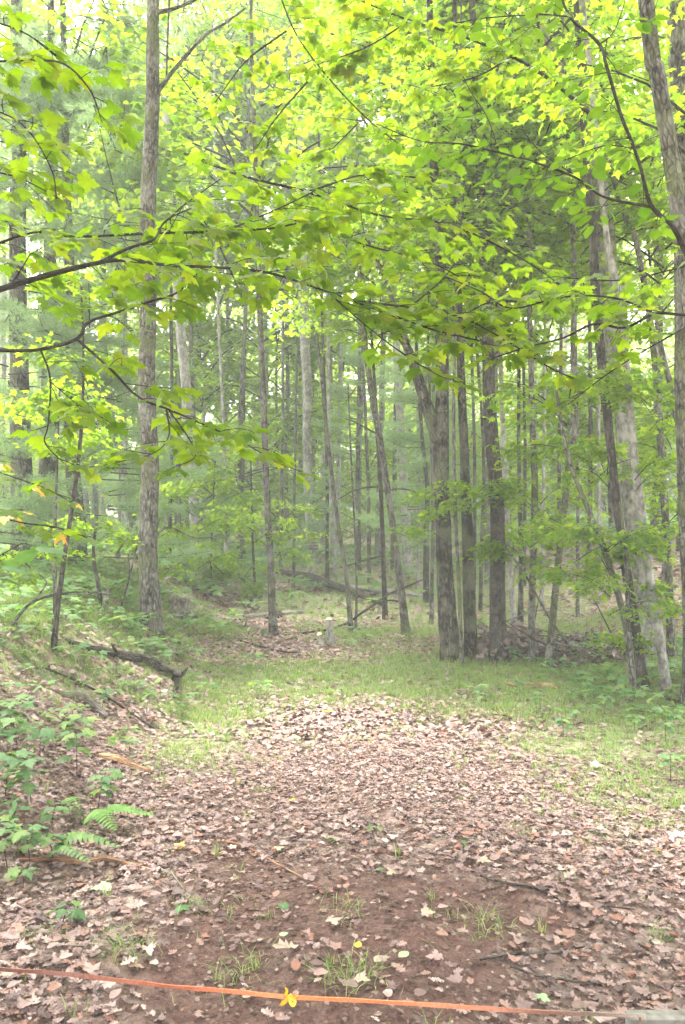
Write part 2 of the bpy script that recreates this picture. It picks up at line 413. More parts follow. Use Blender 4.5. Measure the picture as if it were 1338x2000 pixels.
# ------------------------------------------------------------------ ground
def green_mask(x, y):
    """How green the floor is: 0 leaf litter, 1 grass and low plants."""
    x = np.asarray(x, float); y = np.asarray(y, float)
    crest = 1.5 * np.exp(-((y - 8.7 - .15 * x) / 1.15) ** 2) * sstep(-2.6, -1.0, x)
    crest = np.maximum(crest, .6 * np.exp(-((y - 7.0) / 1.3) ** 2) * sstep(.25, .75, noise2(x, y, 1.7, 44)))
    field = sstep(9.5, 11, y) * (1 - sstep(19, 24, y)) * .95
    far = sstep(20, 26, y) * .6
    rightp = sstep(.8, 2.0, x + .06 * (y - 5)) * sstep(3.2, 4.6, y) * (1 - .6 * sstep(9.5, 11, y)) * .95
    leftp = np.exp(-((x + 1.0 + .02 * y) / .45) ** 2) * sstep(4.3, 5.6, y) * (1 - sstep(8, 10, y)) * .8
    bank = sstep(-1.4, -2.4, x) * sstep(4.6, 6.5, y) * .8
    m = np.maximum.reduce([crest, field, far, rightp, leftp, bank])
    pathfar = np.exp(-((x - np.interp(y, [9, 11, 14, 18], [-.3, -.9, -2.3, -4.0])) / .6) ** 2) * sstep(8.6, 10, y)
    rslope = sstep(3, 5, x) * sstep(9.5, 11, y) * (1 - sstep(20, 24, y))
    m = m * (1 - .88 * pathfar) * (1 - .75 * rslope)
    for (cx, cy, rx, ry, k) in ((-1.6, 17.2, 1.6, 1.5, .85), (-3.3, 14.5, .8, 2.2, .8), (.4, 18.5, 1.8, .8, .6), (-1.0, 10.4, .7, .35, .8), (.9, 10.6, 1.2, .3, .5), (-1.2, 9.3, .5, .3, .6), (.6, 20.5, 3, .8, .5)):
        m = m * (1 - k * np.exp(-((x - cx) / rx) ** 2 - ((y - cy) / ry) ** 2))
    n = noise2(x, y, 1.3, 3) * .45 + noise2(x, y, 3.7, 8) * .55
    return np.clip(m * (.3 + 1.5 * n) - .04, 0, 1)

def litter_mask(x, y):
    bare = np.exp(-((x + .02) / .72) ** 2 - ((y - 2.8) / 1.35) ** 2) * 1.0 + np.exp(-((x + .55) / .3) ** 2) * .35 * (1 - sstep(5, 7, y)) + np.exp(-((x - .6) / .5) ** 2 - ((y - 3.1) / .5) ** 2) * .5
    n = noise2(x, y, 2.2, 17)
    return np.clip(1.0 - bare * (.5 + .9 * n), .1, 1)

def build_ground():
    def axis(lim, n, k):
        t = np.linspace(-1, 1, n); return np.sinh(t * k) / math.sinh(k) * lim
    xs = axis(220, 321, 5.2)
    ys = np.concatenate([np.linspace(-60, 1.2, 24), np.linspace(1.25, 12, 190)[:], np.geomspace(12.1, 300, 130)])
    X, Y = np.meshgrid(xs, ys)
    Z = ground_z(X, Y)
    V = np.stack([X, Y, Z], -1).reshape(-1, 3)
    nx, ny = len(xs), len(ys)
    i = (np.arange(ny - 1)[:, None] * nx + np.arange(nx - 1)[None]).ravel()
    F = np.stack([i, i + 1, i + nx + 1, i + nx], -1)
    o = mesh_obj('ground', V, [F], ground_material(), None, None,
                 {'green': ('FLOAT', green_mask(X, Y).ravel()), 'litter': ('FLOAT', litter_mask(X, Y).ravel())}, True)
    tag(o, 'forest floor of brown dirt and leaf litter with the trail crossing it', kind='structure')
build_ground()

def wedge_points(n, y0, y1, margin=.8, half=.47):
    """Random floor points inside the view wedge."""
    y = np.sqrt(RNG.random(n) * (y1 ** 2 - y0 ** 2) + y0 ** 2)
    x = (RNG.random(n) * 2 - 1) * (y * half + margin)
    return x, y

def floor_rot(n, tilt, x, y):
    a = RNG.random(n) * 2 * PI
    e = .05
    gx = (ground_z(x + e, y) - ground_z(x - e, y)) / (2 * e); gy = (ground_z(x, y + e) - ground_z(x, y - e)) / (2 * e)
    nr = np.stack([-gx, -gy, np.ones(n)], -1) + RNG.normal(0, tilt, (n, 3)) * np.array([1, 1, .2])
    d = np.stack([np.cos(a), np.sin(a), RNG.normal(0, tilt * .6, n)], -1)
    return rot_from(d, nr)

def build_litter():
    S = Soup()
    for (n, y0, y1, T, smin, smax, tilt) in ((40000, 1.7, 6, LITTER_T, .012, .054, .12), (48000, 6, 12, LITTER_LO, .028, .066, .16), (38000, 12, 32, LITTER_LO, .08, .14, .35)):
        x, y = wedge_points(n, y0, y1)
        keep = RNG.random(n) < litter_mask(x, y) * (1 - .8 * green_mask(x, y))
        x, y = x[keep], y[keep]
        idx = RNG.integers(0, len(T), len(x)) if len(T) < 6 else RNG.choice(6, len(x), p=[.08, .26, .26, .06, .1, .24])
        for k, t in enumerate(T):
            s = idx == k
            xx, yy = x[s], y[s]; m = len(xx)
            pos = np.stack([xx, yy, ground_z(xx, yy) + .006 + RNG.random(m) * .014], -1)
            V, F = scatter(t, pos, floor_rot(m, tilt, xx, yy), RNG.uniform(smin, smax, m))
            S.add(V, F)
    # crumbs of broken leaf and needle close to the camera
    for n, sz, T in ((30000, (.008, .028), KITE), (9000, (.04, .11), (KITE[0] * np.array([.03, 1, .4]), KITE[1]))):
        x, y = wedge_points(n, 1.7, 5.5)
        pos = np.stack([x, y, ground_z(x, y) + .003 + RNG.random(n) * .012], -1)
        V, F = scatter(T, pos, floor_rot(n, .35 if n > 10000 else .12, x, y), RNG.uniform(*sz, n))
        S.add(V, F, 1)
    o = S.build('leaf_litter', [M_LITTER, M_CRUMB])
    tag(o, 'layer of dry brown leaves covering the forest floor and trail', 'leaf litter', kind='stuff')
build_litter()

def build_grass():
    # tuft template: 9 bent blades
    rg = np.random.default_rng(3)
    tv, tf = [], []
    for k in range(9):
        a = rg.random() * 2 * PI; l = rg.uniform(.5, 1.0); w = .02
        ox, oy = rg.normal(0, .18, 2)
        dx, dy = math.cos(a), math.sin(a); bnd = rg.uniform(.2, .7)
        b = len(tv)
        tv += [(ox - dy * w, oy + dx * w, 0), (ox + dy * w, oy - dx * w, 0), (ox + dx * bnd * .3 - dy * w * .8, oy + dy * bnd * .3 + dx * w * .8, l * .6),
               (ox + dx * bnd * .3 + dy * w * .8, oy + dy * bnd * .3 - dx * w * .8, l * .6), (ox + dx * bnd, oy + dy * bnd, l * .95)]
        tf += [(b, b + 1, b + 3), (b, b + 3, b + 2), (b + 2, b + 3, b + 4)]
    tv, tf = np.array(tv), np.array(tf)
    S = Soup()
    for (n, y0, y1, h) in ((9000, 2.2, 7, .065), (30000, 6.5, 11.5, .075), (24000, 11, 24, .10)):
        x, y = wedge_points(n, y0, y1)
        g = green_mask(x, y)
        keep = RNG.random(n) < (g ** 1.2 + .02) * (1.0 if y1 < 12 else .75)
        x, y = x[keep], y[keep]; m = len(x)
        a = RNG.random(m) * 2 * PI
        d = np.stack([np.cos(a), np.sin(a), np.zeros(m)], -1)
        R = rot_from(d, np.tile([0, 0, 1.0], (m, 1)) + RNG.normal(0, .1, (m, 3)))
        pos = np.stack([x, y, ground_z(x, y) - .003], -1)
        V, F = scatter((tv, tf), pos, R, RNG.uniform(.6, 1.4, m) * h)
        S.add(V, F)
    tag(S.build('grass', M_GRASS), 'short soft grass growing across the trail crest and verges', 'grass', kind='stuff')
    return tv, tf
TUFT = build_grass()

LOG_AT = [(p.x, p.y) for p in (ground_hit(a, b) for a, b in ((140, 1265), (185, 1282), (225, 1289), (262, 1297), (300, 1308), (335, 1324), (355, 1328)))]
def build_cover():
    # a low plant: stem with a whorl of leaves
    S = Soup()
    tv, tf, nb = [], [], 0
    rg = np.random.default_rng(5)
    lv, lf = LEAFS_MID[0]
    for k in range(6):
        a = k * 2 * PI / 6 + rg.random() * .6; lift = rg.uniform(-.15, .3)
        d = np.array([[math.cos(a), math.sin(a), lift]])
        R = rot_from(d, np.array([[0, 0, 1.0]]) + rg.normal(0, .2, (1, 3)))
        V, F = scatter((lv, lf), d * .35 + np.array([[0, 0, rg.uniform(.75, 1.1)]]), R, [rg.uniform(.45, .75)])
        tv.append(V); tf.append(F[0] + nb); nb += len(V)
    tv.append(np.array([[.01, 0, 0], [-.01, 0, 0], [0, 0, 1.0]])); tf.append(np.array([[0, 1, 2]]) + nb)
    tv, tf = np.vstack(tv), np.vstack(tf)
    for (n, y0, y1, h) in ((1500, 3.0, 7, .10), (2600, 6.5, 12, .13), (4200, 12, 28, .22)):
        x, y = wedge_points(n, y0, y1)
        dens = sstep(-1.2, -2.2, x) * .9 + sstep(1.9, 2.8, x) * .5 * (1 - sstep(9.5, 10.5, y)) + sstep(14, 20, y) * .7 + .05
        for q in LOG_AT:
            dens *= 1 - .97 * np.exp(-((x - q[0]) ** 2 + (y - q[1] + .25) ** 2) / .3 ** 2)
        dens *= (.3 + noise2(x, y, .9, 31)) * (1 - .8 * np.exp(-((x - .2) / .9) ** 2) * (1 - sstep(9, 10, y)))
        dens = dens * np.where(y < 7, np.maximum(sstep(-1.0, -1.5, x), .8 * sstep(1.4, 2.0, x) * sstep(4, 5, y)), 1)
        keep = RNG.random(n) < dens * .8
        x, y = x[keep], y[keep]; m = len(x)
        a = RNG.random(m) * 2 * PI
        R = rot_from(np.stack([np.cos(a), np.sin(a), RNG.normal(0, .1, m)], -1), np.tile([0, 0, 1.0], (m, 1)) + RNG.normal(0, .12, (m, 3)))
        V, F = scatter((tv, tf), np.stack([x, y, ground_z(x, y)], -1), R, RNG.uniform(.6, 1.5, m) * h)
        S.add(V, F)
    tag(S.build('ground_cover', M_HERB), 'low leafy seedlings covering the bank and forest floor', 'ground cover', kind='stuff')
build_cover()

# ------------------------------------------------------------------ crown shapes (shared meshes)
def crown_mesh(name, seed, nspray, R, Hh, per, lsize, T, mat, layered=.25, twigs=True, L=(.6, 1.1)):
    rg = np.random.default_rng(seed)
    S = Soup()
    allp, alld, alln, alls = [], [], [], []
    # limb skeleton: a few boughs; sprays gather round them so that gaps remain
    nb = max(4, nspray // 9)
    bo_a = rg.random(nb) * 2 * PI; bo_z = rg.uniform(-1, 1, nb) * Hh; bo_r = R * np.sqrt(np.clip(1 - (bo_z / Hh) ** 2 * .8, .1, 1)) * rg.uniform(.6, 1.05, nb)
    for k in range(nb):
        tip = np.array([math.cos(bo_a[k]) * bo_r[k], math.sin(bo_a[k]) * bo_r[k], bo_z[k]])
        root = np.array([0, 0, bo_z[k] - .35 * R])
        mid = (root + tip) / 2 + np.array([0, 0, .08 * R])
        if twigs:
            P = smooth_path([root, mid, tip], 5)
            V, F, bc = tube(P, np.linspace(.010, .004, 5) * max(R, .7), 4, cap=False, seed=k)
            S.add(V, F, 1, bc)
        ns = max(2, nspray // nb)
        for j in range(ns):
            t = rg.uniform(.3, 1.05)
            c = root * (1 - t) ** 2 + 2 * mid * t * (1 - t) + tip * t * t + rg.normal(0, .06 * R, 3) * np.array([1, 1, 1.1])
            ang = bo_a[k] + rg.normal(0, .8)
            ln = rg.uniform(*L); wd = ln * .42
            u = np.linspace(.05, 1, per) * ln + rg.normal(0, .04, per)
            side = np.where(np.arange(per) % 2 == 0, 1, -1) * wd * rg.uniform(.2, 1, per) * np.clip(1.15 - u / ln, .15, 1)
            droop = rg.uniform(.05, .4)
            ca, sa = math.cos(ang), math.sin(ang)
            p = np.stack([c[0] + u * ca - side * sa, c[1] + u * sa + side * ca, c[2] - droop * u ** 2 / ln + rg.normal(0, layered * .14, per)], -1)
            la = ang + np.sign(side) * rg.uniform(.3, 1.2, per)
            d = np.stack([np.cos(la), np.sin(la), rg.normal(-.25, .3, per)], -1)
            nr = np.tile([0, 0, 1.0], (per, 1)) + rg.normal(0, .45, (per, 3))
            allp.append(p); alld.append(d); alln.append(nr); alls.append(rg.uniform(.7, 1.25, per) * lsize)
            if twigs:
                e = np.array([c[0] + ca * ln * .9, c[1] + sa * ln * .9, c[2] - droop * ln * .8])
                V, F, bc = tube(np.array([c, (c + e) / 2 + [0, 0, .03], e]), np.array([.0028, .002, .001]) * max(R, .6), 3, cap=False)
                S.add(V, F, 1, bc)
    p, d, nr, s = map(np.concatenate, (allp, alld, alln, alls))
    idx = rg.integers(0, len(T), len(p))
    for k, t in enumerate(T):
        q = idx == k
        V, F = scatter(t, p[q], rot_from(d[q], nr[q]), s[q]); S.add(V, F, 0)
    return S.build(name, [mat, M_TWIG], link=False).data

CROWN_NEAR = [crown_mesh('crown', 100 + i, 90, 1.7, 1.0, 20, .092, LEAFS_MID, M_CROWN, L=(.5, .9)) for i in range(4)]
CROWN_MID = [crown_mesh('crown', 200 + i, 100, 2.6, 2.2, 20, .115, [STAR], M_CROWN, L=(.7, 1.2)) for i in range(4)]
CROWN_FAR = [crown_mesh('crown', 300 + i, 85, 3.2, 3.8, 18, .17, [KITE], M_FARLEAF, L=(.8, 1.6)) for i in range(4)]
CROWN_SMALL = [crown_mesh('foliage', 400 + i, 30, .75, .55, 16, .085, LEAFS_MID, M_CROWN, L=(.3, .55)) for i in range(4)]

def pine_mesh(name, seed, R, Hh, nb, tufts, twig=True):
    rg = np.random.default_rng(seed)
    S = Soup()
    tv, tf = [], []
    for k in range(16):                     # tuft of long soft needles
        d = rg.normal(0, 1, 3); d[1] = abs(d[1]) + .9; d /= np.linalg.norm(d)
        side = np.cross(d, rg.normal(0, 1, 3)); side /= np.linalg.norm(side); w = .03
        b = len(tv); tv += [tuple(side * w), tuple(-side * w), tuple(d)]; tf += [(b, b + 1, b + 2)]
    tv, tf = np.array(tv), np.array(tf)
    P_, D_ = [], []
    for k in range(nb):
        z = rg.uniform(-1, 1) * Hh; a = rg.random() * 2 * PI; r = R * (.45 + .55 * (1 - (z / Hh + 1) / 2)) * rg.uniform(.7, 1.1)
        c, s_ = math.cos(a), math.sin(a)
        path = smooth_path([(0, 0, z), (c * r * .5, s_ * r * .5, z + .02 * r), (c * r, s_ * r, z + .12 * r)], 6)
        if twig:
            V, F, bc = tube(path, np.linspace(.013, .003, 6), 4, cap=False, seed=k); S.add(V, F, 1, bc)
        n = tufts
        t = rg.uniform(.3, 1, n); w = (.12 + .42 * (1 - np.abs(t - .6))) * rg.normal(0, .55, n) * R * .42
        pp = np.stack([c * r * t - s_ * w, s_ * r * t + c * w, z + .12 * r * t ** 2 + rg.normal(0, .05, n)], -1)
        dd = np.stack([c - s_ * np.sign(w) * .7, s_ + c * np.sign(w) * .7, rg.uniform(-.1, .6, n)], -1)
        P_.append(pp); D_.append(dd)
    p, d = np.concatenate(P_), np.concatenate(D_)
    V, F = scatter((tv, tf), p, rot_from(d, np.tile([0, 0, 1.0], (len(p), 1)) + rg.normal(0, .3, (len(p), 3))), rg.uniform(.09, .15, len(p)))
    S.add(V, F, 0)
    return S.build(name, [M_NEEDLE, M_TWIG], link=False).data
PINE = [pine_mesh('crown', 500 + i, 2.2, 2.4, 26, 105) for i in range(3)]

SUN_SLOPE = (math.sin(SUN_AZ) / math.tan(SUN_EL), math.cos(SUN_AZ) / math.tan(SUN_EL))
def in_gap(p):
    # the trail lies under openings of the canopy: no crown fills them
    x, y = p[0] - SUN_SLOPE[0] * p[2], p[1] - SUN_SLOPE[1] * p[2]
    return p[2] > 4.5 and (((x - .3) / 2.1) ** 2 + ((y - 6.8) / 2.6) ** 2 < 1 or ((x + .8) / 3.7) ** 2 + ((y - 14.8) / 4.8) ** 2 < 1)
def crown_at(parent, mesh, world_pos, scale=1, name='crown', squash=1.0, force=False):
    if not force and in_gap(world_pos): return None
    o = bpy.data.objects.new(name, mesh)
    o.parent = parent
    o.location = Vector(world_pos) - parent.location
    o.rotation_euler = (random.uniform(-.12, .12), random.uniform(-.12, .12), random.random() * 6.28)
    o.scale = (scale, scale, scale * squash)
    COL.objects.link(o)
    return o

# ------------------------------------------------------------------ main trees
def wpts(pts, Y, lean=0.0):
    """(px,py,width px) list at forward distance Y -> rows x,y,z,radius"""
    out = []
    n = len(pts)
    for i, (px, py, w) in enumerate(pts):
        d = Y + lean * i / max(n - 1, 1)
        p = unproject(px, py, d)
        out.append((p.x, p.y, p.z, .5 * w / FPX * d))
    return out

TREES = {}
_tid = 0
def tree(key, name, label, pts, bark, Y=None, extend=True, flare=.3, lean=0.0, group=None, segs=18, limbs=(), rough=.06):
    global _tid
    _tid += 1
    if Y is None: Y = ground_hit(pts[0][0], pts[0][1]).y
    rows = wpts(pts, Y, lean)
    bx, by = rows[0][0], rows[0][1]
    base = Vector((bx, by, gz(bx, by)))
    t = empty(name, base, label, 'tree', group)
    rows = [(bx, by, base.z - .12, rows[0][3])] + [r for r in rows if r[2] > base.z + .15]
    if extend:
        a, b = np.array(rows[-2]), np.array(rows[-1])
        dz = max(b[2] - a[2], .2); sl = (b[:2] - a[:2]) / dz * .6
        top = 14.0 + random.random() * 2
        if b[2] < top:
            h = top - b[2]
            rows.append((b[0] + sl[0] * h * .5, b[1] + sl[1] * h * .5, b[2] + h * .5, b[3] * .6))
            rows.append((b[0] + sl[0] * h * .8, b[1] + sl[1] * h * .8, top, b[3] * .2))
    R = np.array(rows); 
    hgt = R[-1, 2] - R[0, 2]
    n = int(min(90, max(16, hgt * 7)))
    S = smooth_path(R, n)
    h = S[:, 2] - base.z
    wob = S[:, 3] * .25
    S[:, 0] += (noise2(h, _tid * 7.7, .9) - .5) * wob * 2
    rad = np.maximum(S[:, 3] * .92, .004) * (1 + flare * np.exp(-np.clip(h, 0, None) / .09) + .06 * np.exp(-np.clip(h, 0, None) / .6))
    V, F, bc = tube(S[:, :3] - np.array(base), rad, segs, rough, seed=_tid)
    mesh_obj('trunk', V, F, bark, t, None, {'bc': ('FLOAT_VECTOR', bc)}, True)
    for L in limbs:
        add_limb(t, L, Y, bark)
    TREES[key] = (t, Y)
    return t

def add_limb(t, pts, Y, bark, dd=0.0):
    global _tid
    _tid += 1
    rows = np.array(wpts(pts, Y, dd))
    S = smooth_path(rows, max(8, len(pts) * 5))
    V, F, bc = tube(S[:, :3] - np.array(t.location), np.maximum(S[:, 3], .003), 8, .05, seed=_tid)
    return mesh_obj('limb', V, F, bark, t, None, {'bc': ('FLOAT_VECTOR', bc)}, True)

tree('A', 'maple_tree', 'tall straight grey trunk at the left of the trail, forking high up', [(297, 1232, 42), (293, 1100, 40), (291, 1000, 38), (290, 700, 35), (291, 400, 33), (296, 200, 30), (300, 0, 26)], M_BARK_GREY,
     limbs=[[(300, 185, 16), (318, 165, 10), (345, 130, 8), (400, 70, 6), (440, 45, 5), (480, 15, 4)], [(305, 25, 10), (345, 15, 7), (380, 0, 6), (430, -30, 4)], [(325, 150, 4), (328, 60, 4), (332, -20, 4)],
            [(290, 1080, 8), (255, 1050, 5), (225, 1085, 4)], [(300, 1060, 5), (325, 1030, 4), (380, 1050, 3), (420, 1048, 2)]])
tree('B', 'young_maple', 'slim mottled grey trunk standing in the grass left of centre', [(534, 1240, 17), (530, 1100, 15), (522, 1000, 14), (516, 800, 13), (508, 600, 12), (500, 350, 10), (492, 100, 8)], M_BARK_GREY)
tree('C', 'leaning_tree', 'smooth brown trunk leaning left across the middle clearing', [(797, 1240, 18), (782, 1130, 15), (762, 980, 14), (742, 850, 14), (726, 760, 13), (712, 650, 11), (700, 500, 8), (692, 380, 6)], M_BARK_GREY, extend=False)
tree('D', 'slender_tree', 'thin dark brown stem right behind the leaning trunk', [(752, 1210, 11), (748, 1100, 10), (743, 950, 9), (738, 850, 8), (728, 700, 6), (720, 560, 5)], M_BARK_BROWN, extend=False,
     limbs=[[(745, 950, 4), (700, 955, 3), (660, 975, 2)], [(741, 850, 4), (700, 828, 3), (675, 818, 2)], [(748, 1085, 4), (700, 1098, 4), (660, 1110, 2)], [(745, 960, 3), (790, 955, 3), (830, 970, 2)]])
tree('E', 'forked_maple', 'dark furrowed trunk at the trail edge that forks at mid height', [(882, 1288, 42), (872, 1150, 35), (866, 1000, 32), (862, 900, 32), (861, 830, 32), (864, 760, 27), (862, 600, 26), (855, 450, 22), (845, 300, 18), (840, 100, 14)], M_BARK_DARK, rough=.11, segs=24,
     limbs=[[(856, 860, 30), (836, 800, 25), (812, 725, 21), (796, 680, 16), (775, 655, 9), (745, 640, 6), (722, 640, 5)], [(812, 715, 14), (795, 670, 10), (775, 610, 9), (750, 540, 8), (720, 470, 6)]])
tree('F', 'mossy_tree', 'mossy dark trunk just right of the forked trunk', [(922, 1288, 28), (916, 1150, 25), (912, 1000, 23), (905, 850, 19), (897, 650, 16), (892, 450, 14), (890, 200, 11)], M_BARK_DARK)
tree('F2', 'slender_tree', 'pale thin stem standing between the forked trunk and the mossy trunk', [(903, 1287, 9), (896, 1150, 8), (890, 1000, 8), (886, 800, 7), (890, 600, 6), (895, 400, 5)], M_BARK_GREY, Y=9.1)
tree('G', 'cherry_tree', 'straight dark brown trunk third from the forked trunk', [(973, 1292, 36), (972, 1150, 32), (970, 1000, 31), (962, 850, 29), (953, 700, 26), (946, 550, 23), (938, 350, 19), (928, 150, 17), (922, 0, 14)], M_BARK_BROWN)
tree('G2', 'young_birch', 'pale grey slim trunk behind the straight dark brown trunk', [(1008, 1275, 14), (1000, 1150, 12), (990, 1000, 12), (982, 850, 11), (975, 600, 9), (968, 350, 8)], M_BARK_PALE, Y=11)
tree('H', 'young_maple', 'thin grey trunk with a stub of bark, left of the crooked trunk', [(1037, 1296, 15), (1040, 1150, 14), (1044, 950, 14), (1040, 800, 12), (1034, 600, 11), (1030, 400, 10), (1005, 150, 8)], M_BARK_GREY)
tree('I', 'crooked_maple', 'crooked grey trunk that bends right and then back upward', [(1070, 1303, 17), (1080, 1200, 15), (1090, 1100, 14), (1102, 1000, 13), (1112, 900, 15), (1122, 800, 15), (1120, 680, 13), (1122, 500, 11), (1110, 300, 9)], M_BARK_GREY)
tree('J', 'big_aspen', 'big pale straight trunk right of the trail, widest in the right thicket', [(1276, 1305, 42), (1258, 1180, 38), (1242, 1050, 37), (1226, 900, 37), (1211, 750, 37), (1197, 600, 37), (1183, 450, 37), (1165, 300, 36), (1150, 150, 34), (1135, 0, 32)], M_BARK_PALE, Y=9.3,
     limbs=[[(1162, 330, 16), (1130, 230, 15), (1100, 150, 13), (1075, 90, 12), (1045, 30, 11), (1030, -40, 10)]])
tree('K', 'basswood_tree', 'brown trunk leaning left out of the clump at the right thicket', [(1262, 1352, 22), (1243, 1250, 20), (1222, 1120, 19), (1205, 1000, 18), (1192, 880, 18), (1180, 760, 20), (1168, 620, 20), (1158, 450, 18), (1140, 250, 14)], M_BARK_BROWN, Y=7.9)
tree('K2', 'basswood_tree', 'thin bent stem arching left from the clump at the right thicket', [(1240, 1355, 13), (1228, 1250, 13), (1205, 1150, 13), (1175, 1060, 12), (1145, 985, 11), (1122, 930, 9), (1100, 850, 7), (1085, 750, 5)], M_BARK_GREY, Y=7.7, extend=False)
tree('K3', 'basswood_tree', 'thin upright stem, leftmost of the clump at the right thicket', [(1242, 1352, 10), (1232, 1280, 9), (1226, 1180, 8), (1222, 1080, 7), (1212, 980, 5)], M_BARK_GREY, Y=7.5, extend=False)
tree('L', 'ash_tree', 'long smooth grey stem sweeping up to the left in front of the big pale trunk', [(1303, 1352, 21), (1288, 1250, 19), (1268, 1130, 18), (1252, 1000, 17), (1237, 880, 16), (1228, 760, 15), (1215, 650, 14), (1196, 520, 13), (1178, 400, 12)], M_BARK_PALE, Y=7.8)
tree('M', 'ash_tree', 'grey trunk near the right edge that leans left at its top', [(1312, 1308, 17), (1306, 1150, 16), (1300, 1000, 15), (1290, 850, 15), (1284, 750, 16), (1272, 640, 14), (1255, 540, 12), (1236, 450, 11), (1195, 340, 9)], M_BARK_GREY, Y=9)
tree('N', 'ash_tree', 'curved grey trunk crossing the top right corner and leaving at the edge', [(1420, 1420, 40), (1395, 1100, 36), (1362, 800, 34), (1342, 560, 34), (1325, 400, 34), (1302, 250, 34), (1282, 130, 34), (1262, 0, 32)], M_BARK_GREY, Y=5.6)
tree('N2', 'beech_tree', 'broad grey trunk cut by the right edge of the view', [(1352, 1360, 40), (1346, 1100, 38), (1340, 850, 38), (1336, 600, 38), (1330, 350, 38), (1324, 150, 38), (1318, 0, 36)], M_BARK_GREY, Y=7.2)
tree('N3', 'slender_tree', 'thin stem slanting between the two trunks at the right edge', [(1360, 1320, 14), (1338, 950, 13), (1310, 760, 12), (1295, 700, 11), (1285, 640, 9)], M_BARK_GREY, Y=10, extend=False)
tree('O', 'oak_tree', 'dark trunk standing on the rise behind the right thicket', [(1281, 1070, 26), (1284, 950, 20), (1285, 800, 18), (1288, 500, 15), (1285, 200, 11)], M_BARK_BROWN, Y=17)
tree('P1', 'pine_tree', 'thick dark pine trunk, leftmost on the left bank', [(45, 1178, 52), (44, 1000, 46), (42, 800, 40), (38, 500, 34), (34, 200, 28)], M_BARK_DARK, Y=12)
tree('P2', 'pine_tree', 'thick brown pine trunk, middle one of three on the left bank', [(92, 1180, 46), (92, 1000, 40), (95, 800, 34), (100, 500, 26), (104, 250, 18), (100, 0, 14)], M_BARK_DARK, Y=12.6)
tree('P3', 'pine_tree', 'brown pine trunk, right one of three on the left bank', [(154, 1182, 38), (150, 1050, 34), (142, 900, 28), (136, 600, 22), (128, 300, 16), (122, 0, 12)], M_BARK_BROWN, Y=12)
tree('P4', 'leaning_tree', 'grey leaning trunk left of the tall straight grey trunk', [(262, 1180, 20), (272, 1130, 20), (262, 1030, 18), (248, 950, 16), (215, 800, 13), (200, 600, 12), (208, 400, 11), (214, 200, 10)], M_BARK_GREY, Y=14)
tree('Q', 'dead_sapling', 'bent dead sapling stem among the pines on the bank', [(203, 1192, 9), (192, 1140, 8), (183, 1080, 7), (190, 1010, 5)], M_BARK_BROWN, extend=False)
tree('R', 'maple_sapling', 'dark thin sapling rising from the left bank undergrowth', [(104, 1288, 12), (112, 1200, 11), (122, 1120, 10), (135, 1030, 9), (150, 930, 9), (160, 830, 7), (163, 700, 5), (158, 560, 4)], M_BARK_BROWN, Y=6.6, extend=False)
tree('R2', 'maple_sapling', 'thin grey sapling just behind the dark one on the left bank', [(108, 1270, 8), (108, 1150, 8), (108, 1040, 7), (112, 900, 5), (116, 750, 4)], M_BARK_GREY, Y=7.2, extend=False)
tree('S', 'big_pine', 'wide pale trunk far off behind the tall grey trunk', [(386, 1135, 26), (380, 1000, 23), (370, 850, 22), (358, 700, 21), (345, 550, 18), (330, 400, 15), (320, 150, 12)], M_BARK_PALE, Y=17)
tree('T', 'twin_pine', 'pale double trunk beyond the end of the fallen log', [(610, 1120, 15), (604, 1000, 17), (599, 850, 17), (598, 700, 20), (592, 550, 18), (586, 300, 14)], M_BARK_PALE, Y=17)
tree('U', 'young_maple', 'thin grey trunk leaning left behind the sawn stump', [(688, 1236, 12), (676, 1130, 9), (660, 1020, 8), (645, 900, 8), (630, 760, 7), (618, 650, 6)], M_BARK_GREY, extend=False)
tree('U2', 'young_maple', 'very thin stem sharing its foot with the trunk behind the stump', [(694, 1228, 6), (697, 1150, 5), (694, 1050, 4), (686, 900, 4), (680, 750, 3)], M_BARK_GREY, extend=False)
tree('V', 'pine_tree', 'broad pale trunk on the slope behind the leaning brown trunk', [(801, 1118, 22), (795, 1050, 21), (790, 950, 20), (784, 850, 18), (776, 700, 15), (772, 450, 12)], M_BARK_PALE, Y=18)
tree('W1', 'maple_tree', 'thin dark trunk left of the dark forked trunk', [(832, 1170, 13), (832, 1050, 12), (834, 950, 9), (825, 850, 8), (815, 700, 7), (805, 500, 6)], M_BARK_BROWN, Y=14)
tree('W2', 'maple_tree', 'thin spotted trunk close to the left side of the forked trunk', [(842, 1225, 9), (844, 1120, 8), (846, 1000, 7), (842, 850, 6), (838, 700, 5)], M_BARK_GREY, Y=12)
tree('X1', 'slender_tree', 'thin dark stem between the dark brown trunk and the thin grey trunk', [(938, 1200, 8), (940, 1080, 8), (945, 950, 7), (940, 800, 6), (930, 650, 6)], M_BARK_DARK, Y=13)
tree('X2', 'slender_tree', 'dark stem with peeling bark behind the brush pile', [(1016, 1260, 11), (1018, 1100, 10), (1014, 900, 8), (1012, 700, 7), (1000, 450, 6)], M_BARK_DARK, Y=12)
tree('Y1', 'maple_sapling', 'thin sapling on the left of the clearing by the trail bend', [(413, 1172, 6), (412, 1100, 5), (415, 1000, 4), (420, 900, 3)], M_BARK_BROWN, Y=14, extend=False)
tree('Y2', 'maple_sapling', 'thin sapling standing on the leafy slope above the fallen log', [(500, 1165, 5), (495, 1080, 5), (492, 1000, 4), (490, 900, 3)], M_BARK_BROWN, Y=14.5, extend=False)

